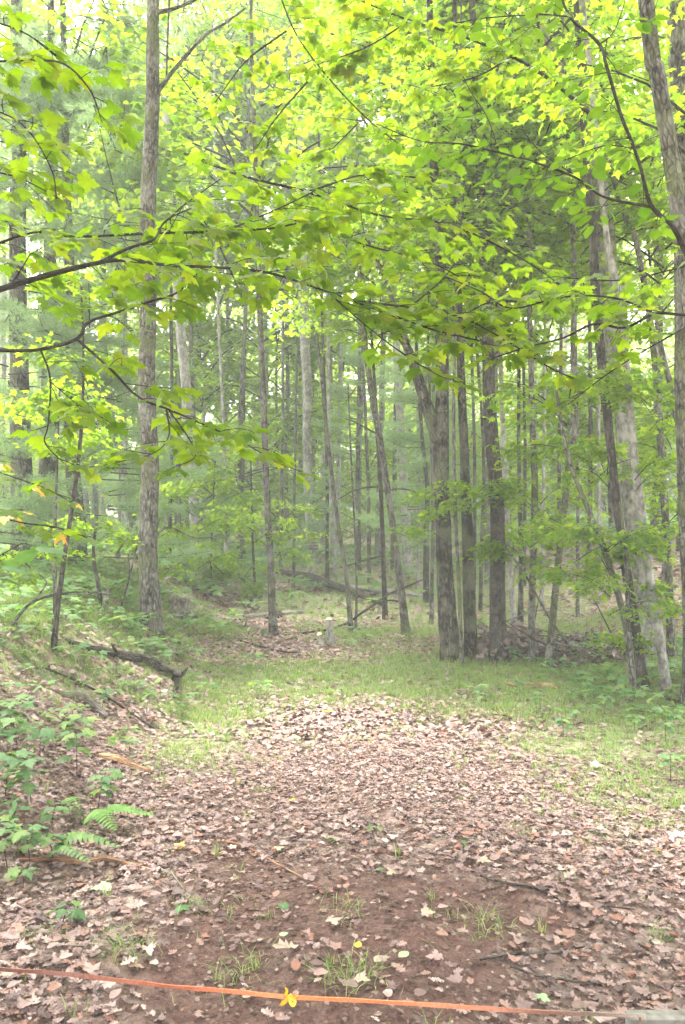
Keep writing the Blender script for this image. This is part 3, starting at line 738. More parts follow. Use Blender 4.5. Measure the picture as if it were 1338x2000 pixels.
# slender stems filling the woods between the larger trunks
for i, (px, d, w, nm) in enumerate([(572, 15.5, 6, 'left of the pale double trunk'), (640, 16.5, 7, 'between the pale double trunk and the thin leaning trunk'), (655, 18, 8, 'just behind the sawn stump'), (700, 19, 9, 'right behind the thin leaning trunk'), (722, 17, 7, 'left of the slender dark stem'),
        (768, 19, 9, 'behind the leaning brown trunk'), (815, 16, 6, 'right of the broad pale far trunk'), (925, 14, 7, 'right of the mossy trunk'), (951, 16, 9, 'hidden close behind the straight dark brown trunk'), (1024, 15, 7, 'left of the thin grey trunk'), (1058, 13, 7, 'between the thin grey trunk and the crooked trunk'),
        (1092, 15, 8, 'behind the crooked trunk'), (1128, 12, 7, 'right of the crooked trunk'), (1150, 16, 9, 'midway between the crooked trunk and the big pale trunk'), (1172, 13.5, 8, 'left of the bent thicket stem'), (1196, 18, 10, 'behind the bent thicket stem'), (1298, 13, 8, 'behind the grey trunk near the right edge'),
        (1325, 15, 9, 'nearest the right edge'), (440, 17, 7, 'right of the wide pale far trunk'), (470, 19, 9, 'left of the slim mottled trunk'), (548, 18, 7, 'right of the slim mottled trunk'), (330, 15, 8, 'right of the tall straight grey trunk'), (232, 13, 6, 'left of the tall straight grey trunk')]):
    rs_ = random.Random(i * 13 + 5); dx = rs_.uniform(-22, 22)
    g = ground_z((px - W / 2) / FPX * d, d); py = H / 2 + 50 - (float(g) - CAM_H) * FPX / d
    tree('s%d' % i, 'slender_tree', 'slender stem ' + nm, [(px, py, w * 1.15), (px + dx * .3 + rs_.uniform(-5, 5), py - 250, w), (px + dx * .7 + rs_.uniform(-8, 8), py - 600, w * .8), (px + dx * 1.3, py - 950, w * .6)],
         [M_BARK_GREY, M_BARK_BROWN, M_BARK_PALE, M_BARK_DARK][i % 4], Y=d, segs=8, extend=i % 2 == 0)
    if i % 2 == 0:
        t_ = TREES['s%d' % i][0]

# crowns of the main trees: (tree, px, py, distance, mesh set, scale)
def crowns(key, rows):
    t, Y = TREES[key]
    for (px, py, d, ms, sc) in rows:
        mesh = random.choice(ms)
        crown_at(t, mesh, unproject(px, py, d), sc)
N_, M_, F_, S_ = CROWN_NEAR, CROWN_MID, CROWN_FAR, CROWN_SMALL
crowns('A', [(520, 180, 8.5, N_, .9), (460, -60, 8.6, N_, 1), (395, 260, 9.6, N_, .8), (300, 1065, 9.6, S_, .6), (385, 1040, 9.4, S_, .7)])
crowns('B', [(600, 330, 10, N_, .9), (470, 330, 11, N_, .8), (500, 990, 11, S_, .8), (560, 1020, 11.2, S_, .6)])
crowns('C', [(700, 380, 10.5, N_, 1.1), (740, 520, 11, N_, .8)])
crowns('D', [(720, 560, 12, N_, .7), (680, 420, 12, N_, .8)])
crowns('E', [(740, 300, 9, N_, 1), (950, 250, 9, N_, 1), (870, 1005, 9.0, S_, .7), (930, 985, 9.2, S_, .7), (700, 60, 8.5, N_, 1)])
crowns('F', [(900, 420, 9.5, N_, .9), (820, 420, 10.2, N_, .8)])
crowns('G', [(1010, 300, 9.8, N_, 1), (1050, 140, 9.2, N_, .9), (1000, 1040, 9.6, S_, .7)])
crowns('G2', [(960, 560, 11, N_, .8), (1030, 480, 11.4, N_, .8)])
crowns('H', [(1060, 380, 10, N_, .9), (1040, 1010, 9.4, S_, .9), (1070, 700, 10, S_, 1.2), (1080, 60, 10, M_, .8)])
crowns('I', [(1130, 420, 9.4, N_, .8), (1150, 920, 8.8, S_, 1.0), (1060, 930, 9.3, S_, 1.0), (1180, 830, 8.6, S_, .9), (1110, 1090, 8.6, S_, .6)])
crowns('J', [(1200, 100, 9.5, M_, .8), (1260, 330, 9.6, N_, .9)])
crowns('K2', [(1110, 800, 7.8, S_, 1.0), (1180, 1010, 7.6, S_, .8), (1130, 1000, 7.9, S_, .8), (1190, 1180, 7.3, S_, .7)])
crowns('L', [(1240, 960, 7.6, S_, .8), (1190, 640, 7.8, S_, .9), (1270, 820, 7.7, S_, .7)])
crowns('M', [(1300, 480, 9.2, N_, .8), (1310, 900, 9, S_, 1), (1250, 1180, 8.2, S_, .7)])
crowns('N', [(1380, 60, 6, N_, .9)])
crowns('P1', [(20, 500, 11.5, PINE, 1), (60, 850, 11, PINE, .8), (-40, 150, 12, PINE, .9)])
crowns('P2', [(120, 300, 12, PINE, 1.1), (190, 700, 12, PINE, .85), (110, 960, 12, PINE, .6)])
crowns('P3', [(210, 120, 12, PINE, 1.1), (230, 460, 12.5, PINE, .8), (220, 880, 11.5, PINE, .7)])
crowns('S', [(380, 980, 15, PINE, .6), (420, 880, 17, S_, 1.6), (340, 400, 17, M_, 1.2), (300, 640, 17, M_, 1)])
crowns('V', [(830, 790, 15, PINE, .7), (800, 900, 15, PINE, .75), (850, 915, 15.5, PINE, .6), (700, 800, 17, PINE, .6)])
crowns('T', [(620, 1035, 16, PINE, .5), (580, 520, 17, M_, 1.2), (640, 640, 17, M_, 1)])
crowns('R', [(140, 900, 6.7, S_, .5), (175, 640, 6.6, S_, .8), (60, 1060, 6.4, S_, .5)])
crowns('R2', [(110, 760, 7.2, S_, .8), (180, 1000, 7.2, S_, .5)])
crowns('Y1', [(415, 980, 14, S_, 1.2), (440, 1070, 13.6, S_, 1.0), (380, 1010, 14, S_, 1.2)])
crowns('Y2', [(490, 930, 14.5, S_, 1.3), (480, 1090, 14.2, S_, 1.0), (540, 1010, 15, S_, 1.1)])
crowns('O', [(1280, 300, 17, M_, 1.2), (1200, 600, 17, M_, 1), (1330, 650, 16, M_, 1)])
crowns('P4', [(240, 280, 14, M_, .9), (260, 620, 14, N_, 1), (210, 560, 14.5, PINE, .8)])

for key, n in (('S', 3), ('T', 3), ('V', 3), ('O', 2), ('W1', 3), ('X1', 2), ('X2', 3), ('G2', 2), ('P4', 2), ('U', 2)):
    t, Y = TREES[key]
    pxb = W / 2 + t.location.x / Y * FPX
    crowns(key, [(pxb + random.uniform(-190, 190), random.uniform(-120, 420), max(Y, 11.5) + random.uniform(-.5, 1.5), M_, random.uniform(.85, 1.1)) for _ in range(n)])

# ------------------------------------------------------------------ background trees (individuals)
def trunk_mesh(seed, bark, h=20, r=.15):
    rg = np.random.default_rng(seed)
    z = np.linspace(-.3, h, 26)
    x = np.cumsum(rg.normal(0, .035, 26)) ; y = np.cumsum(rg.normal(0, .035, 26))
    x += (z / h) * rg.normal(0, .6); y += (z / h) * rg.normal(0, .6)
    x -= x[0]; y -= y[0]
    rad = r * (1 - .75 * np.clip(z, 0, h) / h) * (1 + .35 * np.exp(-np.clip(z, 0, None) / .25))
    S = Soup()
    V, F, bc = tube(np.stack([x, y, z], -1), rad, 10, .07, seed=seed); S.add(V, F, 0, bc)
    return S.build('trunk', [bark], smooth=True, link=False).data
TR = [trunk_mesh(900 + i, b) for i, b in enumerate([M_BARK_GREY, M_BARK_PALE, M_BARK_BROWN, M_BARK_PALE, M_BARK_GREY, M_BARK_PALE])]

GAPS = [(0, 'the left edge'), (60, 'the thick pine trunks'), (160, 'the right pine trunk'), (293, 'the tall straight grey trunk'), (385, 'the wide pale far trunk'), (524, 'the slim mottled trunk'),
        (605, 'the pale double trunk'), (665, 'the thin leaning trunk'), (765, 'the leaning brown trunk'), (866, 'the forked trunk'), (970, 'the straight dark brown trunk'), (1044, 'the thin grey trunk'),
        (1100, 'the crooked trunk'), (1240, 'the big pale trunk'), (1300, 'the right edge')]
TR_NAME = ['grey', 'pale', 'brown', 'pale', 'grey', 'pale']
def gap_label(x, y):
    px = W / 2 + x / y * FPX
    near = min(GAPS, key=lambda g: abs(g[0] - px))[0]
    i = [g[0] for g in GAPS].index(near)
    return ('left of ' if px < near and i > 0 else 'right of ' if i < len(GAPS) - 1 else 'near ') + GAPS[i][1]

def background():
    pts = []
    def ok(x, y, dmin): return all((x - a) ** 2 + (y - b) ** 2 > dmin ** 2 for a, b in pts)
    rg = random.Random(42)
    specs = [(19, 30, 28, 2.0, 'beyond the clearing', 'slim trunks beyond the clearing', 'forest_tree'),
             (30, 48, 50, 2.4, 'deep in the woods', 'distant trees deep in the woods', 'forest_tree'),
             (48, 85, 84, 2.8, 'far back in the haze', 'far trees closing the view', 'forest_tree')]
    for (y0, y1, n, dm, lab, grp, nm) in specs:
        c = tries = 0
        while c < n and tries < 6000:
            tries += 1
            y = rg.uniform(y0, y1); x = rg.uniform(-1, 1) * (y * .5 + 2)
            if not ok(x, y, dm): continue
            pts.append((x, y)); c += 1
            ti = rg.randrange(len(TR))
            o = bpy.data.objects.new('trunk', TR[ti])
            rs = rg.choice([.35, .45, .6, .8, 1.0, 1.3]) * (1 if y < 30 else 1.1 if y < 48 else 1.6)
            size = 'thin' if rs < .5 else 'slim' if rs < .75 else 'broad'
            t = empty(nm, (x, y, gz(x, y)), '%s %s trunk %s %s' % (size, TR_NAME[ti], lab, gap_label(x, y)), 'tree', grp); o.parent = t
            o.scale = (rs, rs, rg.uniform(.8, 1.15)); o.rotation_euler = (0, 0, rg.random() * 6.28); COL.objects.link(o)
            pine = rg.random() < (.3 if x < -y * .25 else .03) and y < 48
            if y < 30:
                for k in range(1 if rs < 1 else 2):
                    z = rg.uniform(5, 15) if k == 0 else rg.uniform(11, 17)
                    crown_at(t, rg.choice(PINE if pine else (M_ if k else F_)), (x + rg.uniform(-1, 1), y + rg.uniform(-1, 1), z + gz(x, y)), rg.uniform(.7, 1.0))
            else:
                for k in range(1 if y < 48 else 2):
                    z = (rg.uniform(4, 20) if y < 48 else rg.uniform(3, 12)) if k == 0 else rg.uniform(14, 34)
                    crown_at(t, rg.choice(PINE if pine and k == 0 else F_), (x + rg.uniform(-1, 1), y + rg.uniform(-1, 1), z + gz(x, y)), rg.uniform(.8, 1.15) * (1 if y < 48 else 1.9))
    # tall leafy trees that close the canopy above the clearing
    for i, (px, d) in enumerate([(385, 20.5), (430, 23), (475, 21), (520, 24), (560, 22), (610, 25), (660, 22.5), (345, 24), (250, 22), (700, 26), (180, 25)]):
        x = (px - W / 2) / FPX * d
        t = empty('forest_tree', (x, d, gz(x, d)), 'slim leafy tree behind the clearing ' + gap_label(x, d), 'tree', 'leafy trees behind the clearing')
        o = bpy.data.objects.new('trunk', TR[i % 5]); o.parent = t; o.scale = (.5, .5, 1); o.rotation_euler = (0, 0, i); COL.objects.link(o)
        for py in (rg.uniform(-60, 90), rg.uniform(110, 250), rg.uniform(270, 460), rg.uniform(500, 800)):
            p = unproject(px + rg.uniform(-40, 40), py, d)
            o = crown_at(t, rg.choice(M_), (p.x, p.y, p.z), rg.uniform(.9, 1.2), force=True)
    # understory saplings with foliage near the ground
    c = 0
    while c < 112:
        y = rg.uniform(17, 44) if c < 44 else rg.uniform(26, 50); x = rg.uniform(-1, 1) * (y * .47 + 1)
        if not ok(x, y, .9) or (abs(x + .5) < 3 and y < 21): continue
        pts.append((x, y)); c += 1
        t = empty('understory_sapling', (x, y, gz(x, y)), 'leafy low sapling ' + ('beyond the clearing ' if y < 28 else 'deep in the woods ') + gap_label(x, y), 'sapling', 'leafy saplings under the distant trees')
        o = bpy.data.objects.new('trunk', rg.choice(TR)); o.parent = t; o.scale = (.14, .14, .2); o.rotation_euler = (0, 0, rg.random() * 6); COL.objects.link(o)
        for k in range(2):
            crown_at(t, rg.choice(M_ if k else N_), (x + rg.uniform(-.5, .5), y, gz(x, y) + (rg.uniform(1.4, 3.4) if c <= 44 else rg.uniform(1.5, 6))), rg.uniform(.45, .75) * (1 if c <= 44 else 1.6))
background()

# canopy over and behind the camera: unseen trees added to shade the foreground
def overhead():
    rg = random.Random(5)
    for i, (x, y) in enumerate([(-4.2, 1.0), (4.6, 2.2), (-5.2, 5.2), (5.8, 6.0), (-2.5, -3.5), (3.2, -4.0), (0.5, -7.5), (-7.5, -1.5), (8, -1)]):
        t = empty('shading_tree', (x, y, gz(x, y)), 'unseen tall tree beside the trail, added so its crown shades the foreground', 'tree', 'unseen trees added to shade the near trail')
        o = bpy.data.objects.new('trunk', rg.choice(TR)); o.parent = t; o.scale = (.8, .8, .75); COL.objects.link(o)
        for k in range(4 if y < 5 else 1):
            crown_at(t, rg.choice(M_), (x * .72 + rg.uniform(-1.8, 1.8), y + rg.uniform(-1.8, 1.8), rg.uniform(10, 13.5)), rg.uniform(.9, 1.15))
overhead()
def arching():
    # crowns added above the view on two trees, to shade the foreground
    for key, rows in (('A', [(-1.2, 6.4, 10.6), (-3.0, 6.6, 10.5), (-2.2, 5.4, 12.2)]), ('N2', [(2.2, 4.8, 10.2), (.2, 5.4, 11.6)])):
        t = TREES[key][0]
        for q in rows: crown_at(t, random.choice(M_), q, .95)
arching()

# ------------------------------------------------------------------ near boughs with single leaves
def leaf_mesh(t, mat):
    return mesh_obj('leaf', t[0], [t[1]], mat, link=False, smooth=True).data
LM_MAPLE = [leaf_mesh(t, M_LEAF) for t in LEAFS_HI]
LM_OVAL = [leaf_mesh(leaf_template(mirror([(.14, .06), (.28, .22), (.34, .42), (.3, .62), (.17, .82), (0, 1)]), .12, b, .03), M_BEECH) for b in (.15, .4)]
LM_YELLOW = [leaf_mesh(LEAFS_HI[1], M_YELLOW)]
M_SEED0 = leaf_mat('basswood_leaf', [(0, (.06, .12, .05)), (1, (.09, .16, .065))], (1.8, 1.9, .8), .35, .5, .25)
N_LEAF = 0
def put_leaf(root, mesh, pos, d, nrm, size, name='leaf'):
    R = rot_from(np.array([d]), np.array([nrm]))[0]
    o = bpy.data.objects.new(name, mesh)
    o.parent = root
    o.matrix_local = Matrix.Translation(Vector(pos)) @ Matrix([list(r) for r in R]).to_4x4() @ Matrix.Diagonal((size, size, size, 1))
    COL.objects.link(o)
    return o

def bough(name, label, cat, main, subs=(), leafs=LM_MAPLE, lsize=.092, step=.085, tl=(.18, .42), pair=.06, seed=0, bare=0.0, mat=None, cap=300, group=None, droop=.25, tilt=.36):
    global N_LEAF
    rg = np.random.default_rng(1000 + seed)
    mat = mat or M_TWIG
    def path(pts):
        rows = []
        for (px, py, d, w) in pts:
            p = unproject(px, py, d); rows.append((p.x, p.y, p.z, .5 * w / FPX * d))
        return smooth_path(np.array(rows), max(8, len(pts) * 6))
    P = path(main)
    org = P[0, :3].copy()
    root = empty(name, Vector(org), label, cat, group)
    paths = [P]
    V, F, bc = tube(P[:, :3] - org, P[:, 3], 8, .08, seed=seed)
    mesh_obj('branch', V, F, mat, root, None, {'bc': ('FLOAT_VECTOR', bc)}, True)
    for q in subs:
        Q = path(q)
        V, F, bc = tube(Q[:, :3] - org, Q[:, 3], 6, .08, seed=seed + 3)
        mesh_obj('side_branch', V, F, mat, root, None, {'bc': ('FLOAT_VECTOR', bc)}, True)
        paths.append(Q)
    count = 0
    over = []
    for pi, Q in enumerate(paths):
        C = Q[:, :3] - org
        s = np.concatenate([[0], np.cumsum(np.linalg.norm(np.diff(C, axis=0), axis=1))])
        L = s[-1]; u = L * (bare if pi == 0 else .05) + .03; side = 1
        while u <= L:
            c = np.array([np.interp(u, s, C[:, k]) for k in range(3)])
            c2 = np.array([np.interp(min(u + .02, L), s, C[:, k]) for k in range(3)]); c1 = np.array([np.interp(max(u - .02, 0), s, C[:, k]) for k in range(3)])
            tg = c2 - c1; tg[2] *= .4; tg /= np.linalg.norm(tg) + 1e-9
            ang = side * rg.uniform(.55, 1.35); side = -side
            ca, sa = math.cos(ang), math.sin(ang)
            d = np.array([tg[0] * ca - tg[1] * sa, tg[0] * sa + tg[1] * ca, rg.uniform(-.25, .25)])
            if np.linalg.norm(d[:2]) < .2: d[:2] += rg.normal(0, .5, 2)
            d /= np.linalg.norm(d)
            ln = rg.uniform(*tl) * (1 - .45 * u / L)
            if u + step > L: d, ln = tg.copy(), ln * .7
            n = 6
            tt = np.linspace(0, 1, n)[:, None]
            bendv = rg.normal(0, .12, 3)
            T = c + d * ln * tt + bendv * ln * tt * (1 - tt) * 2 + np.array([0, 0, -.12 * ln]) * tt ** 2
            S = Soup()
            V, F, b2 = tube(T, np.linspace(.0022, .0010, n), 4, cap=False); S.add(V, F, 0, b2)
            k = rg.uniform(.2, .35) * ln
            while k <= ln + .001:
                q = np.array([np.interp(k / ln, tt[:, 0], T[:, j]) for j in range(3)])
                ends = [1, -1] if k + pair <= ln else [1, -1, 0]
                for e in ends:
                    if rg.random() < .1: continue
                    a2 = e * rg.uniform(.6, 1.25)
                    c_, s_ = math.cos(a2), math.sin(a2)
                    ld = np.array([d[0] * c_ - d[1] * s_, d[0] * s_ + d[1] * c_, rg.normal(-droop, .22)])
                    ld /= np.linalg.norm(ld)
                    sz = lsize * rg.uniform(.6, 1.12)
                    b = q + ld * sz * .4 + np.array([0, 0, -.004])
                    V, F, b2 = tube(np.array([q, (q + b) / 2 + [0, 0, .003], b]), np.array([.0010, .0008, .0006]), 3, cap=False); S.add(V, F, 0, b2)
                    nn = np.array([0, 0, 1.0]) + rg.normal(0, tilt, 3)
                    if count < cap:
                        put_leaf(root, leafs[rg.integers(len(leafs))], b, ld, nn, sz); count += 1
                    else: over.append((b, ld, nn, sz))
                k += pair * rg.uniform(.8, 1.3)
            S.build('twig', mat, root, True)
            u += step * rg.uniform(.7, 1.35)
    if over:
        b, ld, nn, sz = map(np.array, zip(*over))
        V, F = scatter(LEAFS_HI[0], b, rot_from(ld, nn), sz)
        tag(mesh_obj('leaf_mass', V, F, M_LEAF, root, smooth=True), kind='stuff')
    N_LEAF += count
    return root

bough('maple_bough', 'long dark maple bough reaching in from the left edge above the trail', 'branch',
      [(-80, 592, 3.0, 15.0), (0, 565, 3.05, 12.3), (80, 541, 3.1, 11.4), (170, 518, 3.15, 9.7), (235, 508, 3.2, 7.9), (340, 519, 3.3, 6.2), (420, 522, 3.4, 5.3), (520, 532, 3.5, 5.3), (600, 556, 3.6, 4.4), (750, 610, 3.7, 4.4), (850, 645, 3.8, 3.5), (950, 668, 3.9, 2.6)],
      [[(195, 513, 3.2, 7.0), (250, 485, 3.25, 6.2), (300, 468, 3.3, 5.3), (325, 430, 3.4, 3.5), (390, 400, 3.6, 2.6)], [(20, 558, 3.1, 3.5), (45, 520, 3.1, 2.6), (58, 497, 3.1, 2.6)],
       [(640, 570, 3.6, 3.5), (720, 640, 3.6, 2.6), (800, 700, 3.6, 2.6), (860, 735, 3.6, 2.0)]], bare=.2, seed=1, step=.085)
bough('maple_bough', 'lower maple bough from the left edge, forking and drooping before the tall grey trunk', 'branch',
      [(-80, 690, 3.1, 8), (0, 685, 3.15, 7), (75, 683, 3.2, 7), (150, 662, 3.25, 7), (172, 630, 3.3, 6), (230, 610, 3.35, 5), (300, 587, 3.4, 5), (345, 572, 3.45, 4), (385, 535, 3.5, 3)],
      [[(150, 662, 3.25, 6), (215, 720, 3.25, 6), (270, 775, 3.25, 5), (330, 800, 3.3, 5), (400, 830, 3.3, 4), (470, 862, 3.35, 3), (545, 905, 3.4, 3)],
       [(80, 684, 3.2, 4), (98, 740, 3.2, 4), (94, 830, 3.2, 3), (88, 865, 3.2, 3), (125, 905, 3.25, 2)], [(325, 800, 3.3, 4), (330, 850, 3.3, 3), (300, 885, 3.3, 2), (220, 905, 3.3, 2)],
       [(330, 802, 3.3, 3), (365, 850, 3.3, 3), (382, 890, 3.3, 2), (350, 910, 3.35, 2)], [(98, 745, 3.2, 3), (150, 790, 3.2, 2), (190, 830, 3.2, 2)]], bare=.55, seed=2, step=.085, tl=(.15, .34))
bough('maple_bough', 'leafy maple bough just above the long dark bough, in front of the tall grey trunk', 'branch',
      [(-60, 500, 3.5, 7), (60, 455, 3.5, 5), (150, 462, 3.55, 5), (300, 456, 3.6, 5), (440, 452, 3.7, 5), (540, 445, 3.7, 4), (600, 438, 3.7, 4), (720, 480, 3.8, 4), (840, 512, 3.9, 3), (930, 560, 4, 2)],
      [[(440, 452, 3.7, 4), (560, 400, 3.8, 3), (640, 360, 3.9, 3)], [(300, 456, 3.6, 3), (360, 400, 3.7, 3), (430, 350, 3.8, 2)]], seed=3, step=.075)
bough('maple_bough', 'upper maple bough spreading small leaves across the middle of the canopy', 'branch',
      [(360, 300, 4.4, 6), (480, 345, 4.3, 5), (600, 375, 4.3, 5), (740, 420, 4.4, 4), (880, 440, 4.5, 4), (1010, 500, 4.6, 3), (1100, 560, 4.6, 2)],
      [[(600, 375, 4.3, 4), (720, 340, 4.4, 3), (840, 350, 4.5, 3)]], seed=4, step=.08, lsize=.095)
bough('maple_bough', 'drooping maple bough with large leaves filling the upper left corner', 'branch',
      [(-80, 125, 2.7, 5), (0, 120, 2.7, 4), (60, 118, 2.7, 4), (125, 125, 2.75, 4), (175, 175, 2.8, 3), (200, 240, 2.8, 2)],
      [[(-60, 30, 2.8, 5), (40, 60, 2.8, 3), (110, 110, 2.85, 3)], [(-60, 200, 2.9, 4), (40, 240, 2.9, 3), (100, 330, 2.9, 3), (110, 400, 2.9, 2)], [(-60, 330, 3.0, 4), (30, 345, 3.0, 3), (120, 390, 3.0, 2)]],
      seed=5, step=.07, tl=(.12, .28), lsize=.086)
bough('beech_bough', 'dark crooked beech bough coming down from the top of the right side', 'branch',
      [(1430, 640, 2.9, 16.5), (1372, 560, 2.95, 13.5), (1338, 490, 3.0, 11.2), (1312, 440, 3.0, 9.8), (1272, 402, 3.05, 8.2), (1252, 330, 3.05, 6.8), (1235, 280, 3.1, 6.8), (1213, 225, 3.1, 6.8), (1185, 130, 3.15, 6.8), (1170, 85, 3.2, 6.0), (1112, 31, 3.25, 5.2), (1088, -40, 3.3, 4.5)],
      [[(1275, 405, 3.05, 6.0), (1180, 385, 3.15, 5.2), (1130, 350, 3.2, 4.5), (1060, 322, 3.3, 4.5), (975, 298, 3.4, 3.8), (900, 281, 3.5, 3.0), (820, 275, 3.6, 2.2), (735, 242, 3.7, 2.0)],
       [(1170, 88, 3.2, 3.0), (1200, 60, 3.2, 2.2), (1225, -10, 3.2, 2.2)], [(1110, 32, 3.25, 3.0), (1050, 29, 3.3, 2.2), (950, 35, 3.4, 2.2), (890, 45, 3.5, 2.0)],
       [(975, 298, 3.4, 2.2), (952, 230, 3.45, 2.2), (920, 180, 3.5, 2.2), (905, 150, 3.5, 2.0)], [(1240, 290, 3.1, 2.2), (1180, 285, 3.1, 2.2), (1110, 310, 3.15, 2.0)],
       [(1120, 340, 3.2, 2.2), (1060, 300, 3.2, 2.2), (1020, 255, 3.25, 2.0)]],
      leafs=LM_OVAL, lsize=.072, bare=.25, seed=6, step=.1, tl=(.1, .26), pair=.05)
bough('maple_bough', 'thin maple bough reaching in from the right edge across the pale trunks', 'branch',
      [(1420, 612, 3.4, 7), (1338, 615, 3.4, 6), (1280, 613, 3.45, 6), (1220, 640, 3.5, 5), (1160, 633, 3.5, 5), (1100, 660, 3.55, 4), (1030, 678, 3.6, 3), (960, 700, 3.6, 3)],
      [[(1280, 613, 3.45, 4), (1200, 582, 3.5, 4), (1100, 580, 3.6, 3), (1000, 602, 3.65, 3), (940, 570, 3.7, 3), (870, 540, 3.8, 2)],
       [(1338, 640, 3.6, 4), (1250, 690, 3.6, 3), (1180, 735, 3.6, 3), (1110, 790, 3.6, 2)], [(1400, 500, 3.6, 4), (1300, 530, 3.6, 3), (1200, 548, 3.7, 3), (1080, 540, 3.8, 2)]],
      seed=7, step=.12, tl=(.1, .3), lsize=.085, bare=.2)
bough('maple_bough', 'leafy end of a maple bough hanging in front of the dark forked trunk', 'branch',
      [(690, 590, 3.9, 4), (800, 600, 3.8, 4), (900, 620, 3.7, 4), (980, 660, 3.6, 3), (1060, 710, 3.6, 3), (1120, 740, 3.6, 2)],
      [[(900, 620, 3.7, 3), (960, 590, 3.7, 3), (1050, 590, 3.7, 2)], [(800, 600, 3.8, 3), (860, 550, 3.9, 3), (900, 500, 4, 2)]], seed=8, step=.075, tl=(.12, .32))
bough('maple_bough', 'high maple bough running along the top right with small bright leaves', 'branch',
      [(1150, 220, 5.0, 8), (1080, 160, 5.0, 7), (1000, 110, 5.0, 6), (900, 70, 5.1, 5), (800, 40, 5.2, 4), (690, -5, 5.3, 3)],
      [[(1000, 110, 5, 4), (930, 150, 5, 3), (840, 170, 5.1, 2)], [(800, 40, 5.2, 3), (720, 90, 5.2, 3), (640, 120, 5.3, 2)]], seed=9, step=.075, tl=(.2, .45), lsize=.085, pair=.05)
bough('maple_bough', 'low maple bough with a few yellow leaves at the left edge above the undergrowth', 'branch',
      [(-60, 985, 3.3, 5), (0, 1010, 3.3, 4), (50, 1022, 3.3, 3), (110, 1030, 3.35, 3), (170, 1050, 3.4, 2)],
      [[(-60, 900, 3.6, 4), (20, 930, 3.6, 3), (80, 950, 3.6, 2), (130, 975, 3.6, 2)]], seed=10, step=.1, tl=(.1, .24), lsize=.075, leafs=LM_MAPLE + LM_YELLOW[:1])
bough('basswood_spray', 'spray of broad blue green leaves at the left edge in front of the pine trunks', 'branch',
      [(-90, 1125, 2.0, 4), (-40, 1105, 2.0, 3), (0, 1085, 2.05, 3), (40, 1062, 2.1, 2)], leafs=[leaf_mesh(leaf_template(mirror([(.16, .04), (.32, .2), (.36, .42), (.28, .66), (.13, .86), (0, 1)]), .12, .25, .03), M_SEED0)], lsize=.085, step=.05, tl=(.03, .08), pair=.05, seed=15, tilt=.25)
bough('maple_bough', 'bright maple bough crossing the top of the tall grey trunk', 'branch',
      [(530, -60, 5.6, 4), (575, 60, 5.6, 3), (640, 150, 5.6, 3), (715, 230, 5.6, 3), (790, 290, 5.6, 2)],
      [[(560, 60, 5.6, 4), (480, 120, 5.7, 3), (420, 200, 5.8, 2)], [(600, 160, 5.6, 4), (540, 230, 5.6, 3), (500, 290, 5.7, 2)], [(700, 240, 5.6, 3), (650, 290, 5.6, 2)]], seed=11, step=.08, tl=(.2, .45), lsize=.085, pair=.05)
print('near leaves', N_LEAF)

# ------------------------------------------------------------------ logs, stumps, sticks
def on_floor(pts, lift=.6):
    rows = []
    for q in pts:
        if len(q) == 4: p = unproject(q[0], q[1], q[3]); r = .5 * q[2] / FPX * q[3]; rows.append((p.x, p.y, p.z, r)); continue
        p = ground_hit(q[0], q[1]); r = .5 * q[2] / FPX * p.y
        rows.append((p.x, p.y, gz(p.x, p.y) + r * lift + (.016 if p.y < 7 else .01), r))
    return np.array(rows)

def stick(name, label, cat, pts, mat, lift=.6, segs=8, rough=.12, part='shaft', seed=1, forks=()):
    R = on_floor(pts, lift); org = R[0, :3].copy()
    t = empty(name, Vector(org), label, cat)
    for i, q in enumerate([pts] + list(forks)):
        Q = on_floor(q, lift); S = smooth_path(Q, max(10, len(q) * 7))
        V, F, bc = tube(S[:, :3] - org, np.maximum(S[:, 3], .0015), segs, rough, seed=seed + i)
        mesh_obj(part if i == 0 else 'side_branch', V, F, mat, t, None, {'bc': ('FLOAT_VECTOR', bc)}, True)
    return t

stick('fallen_log', 'rotten grey log with a broken upturned end lying on the left bank', 'log', [(128, 1255, 5), (150, 1272, 11), (220, 1288, 16), (290, 1305, 18), (330, 1322, 15), (352, 1328, 12)], M_BARK_BROWN, 1.3, 14, .16, 'log_body', 3,
      forks=[[(345, 1326, 14), (356, 1316, 10, 6.3), (366, 1304, 4, 6.3)], [(346, 1328, 11), (345, 1345, 9), (340, 1368, 6)], [(232, 1288, 6), (222, 1265, 5, 6.9), (218, 1256, 3, 6.9)]])
stick('buried_log', 'short mossy log half buried in leaves on the left bank', 'log', [(122, 1362, 9), (150, 1368, 20), (182, 1388, 22), (205, 1408, 12)], M_ROT, .4, 12, .16, 'log_body', 5)
stick('rotten_branch', 'reddish rotten branch half hidden by leaves where the bank meets the trail', 'branch', [(192, 1486, 10), (225, 1494, 17), (262, 1505, 14), (298, 1516, 6)], M_ROTRED, .35, 10, .2, 'log_body', 6)
stick('fallen_branch', 'long thin dark branch sloping down the left bank through leaves', 'branch', [(88, 1314, 4), (150, 1338, 5), (210, 1372, 5), (262, 1408, 4), (300, 1432, 3)], M_TWIG, 1.5, 6, seed=7)
stick('fallen_branch', 'brown knobbly branch on the leaves at the lower left, beside the seedlings', 'branch', [(38, 1688, 6), (110, 1690, 9), (160, 1698, 10), (205, 1690, 9), (250, 1698, 6), (300, 1708, 3)], M_ROTRED, .7, 8, .2, seed=8)
stick('fallen_tree', 'dark fallen trunk lying across the far slope behind the sawn stump', 'log', [(542, 1128, 10), (600, 1143, 16), (650, 1158, 15), (700, 1174, 14), (748, 1189, 9)], M_BARK_BROWN, 1.8, 10, .12, 'log_body', 9, forks=[[(690, 1172, 7), (725, 1168, 5), (748, 1160, 3)]])
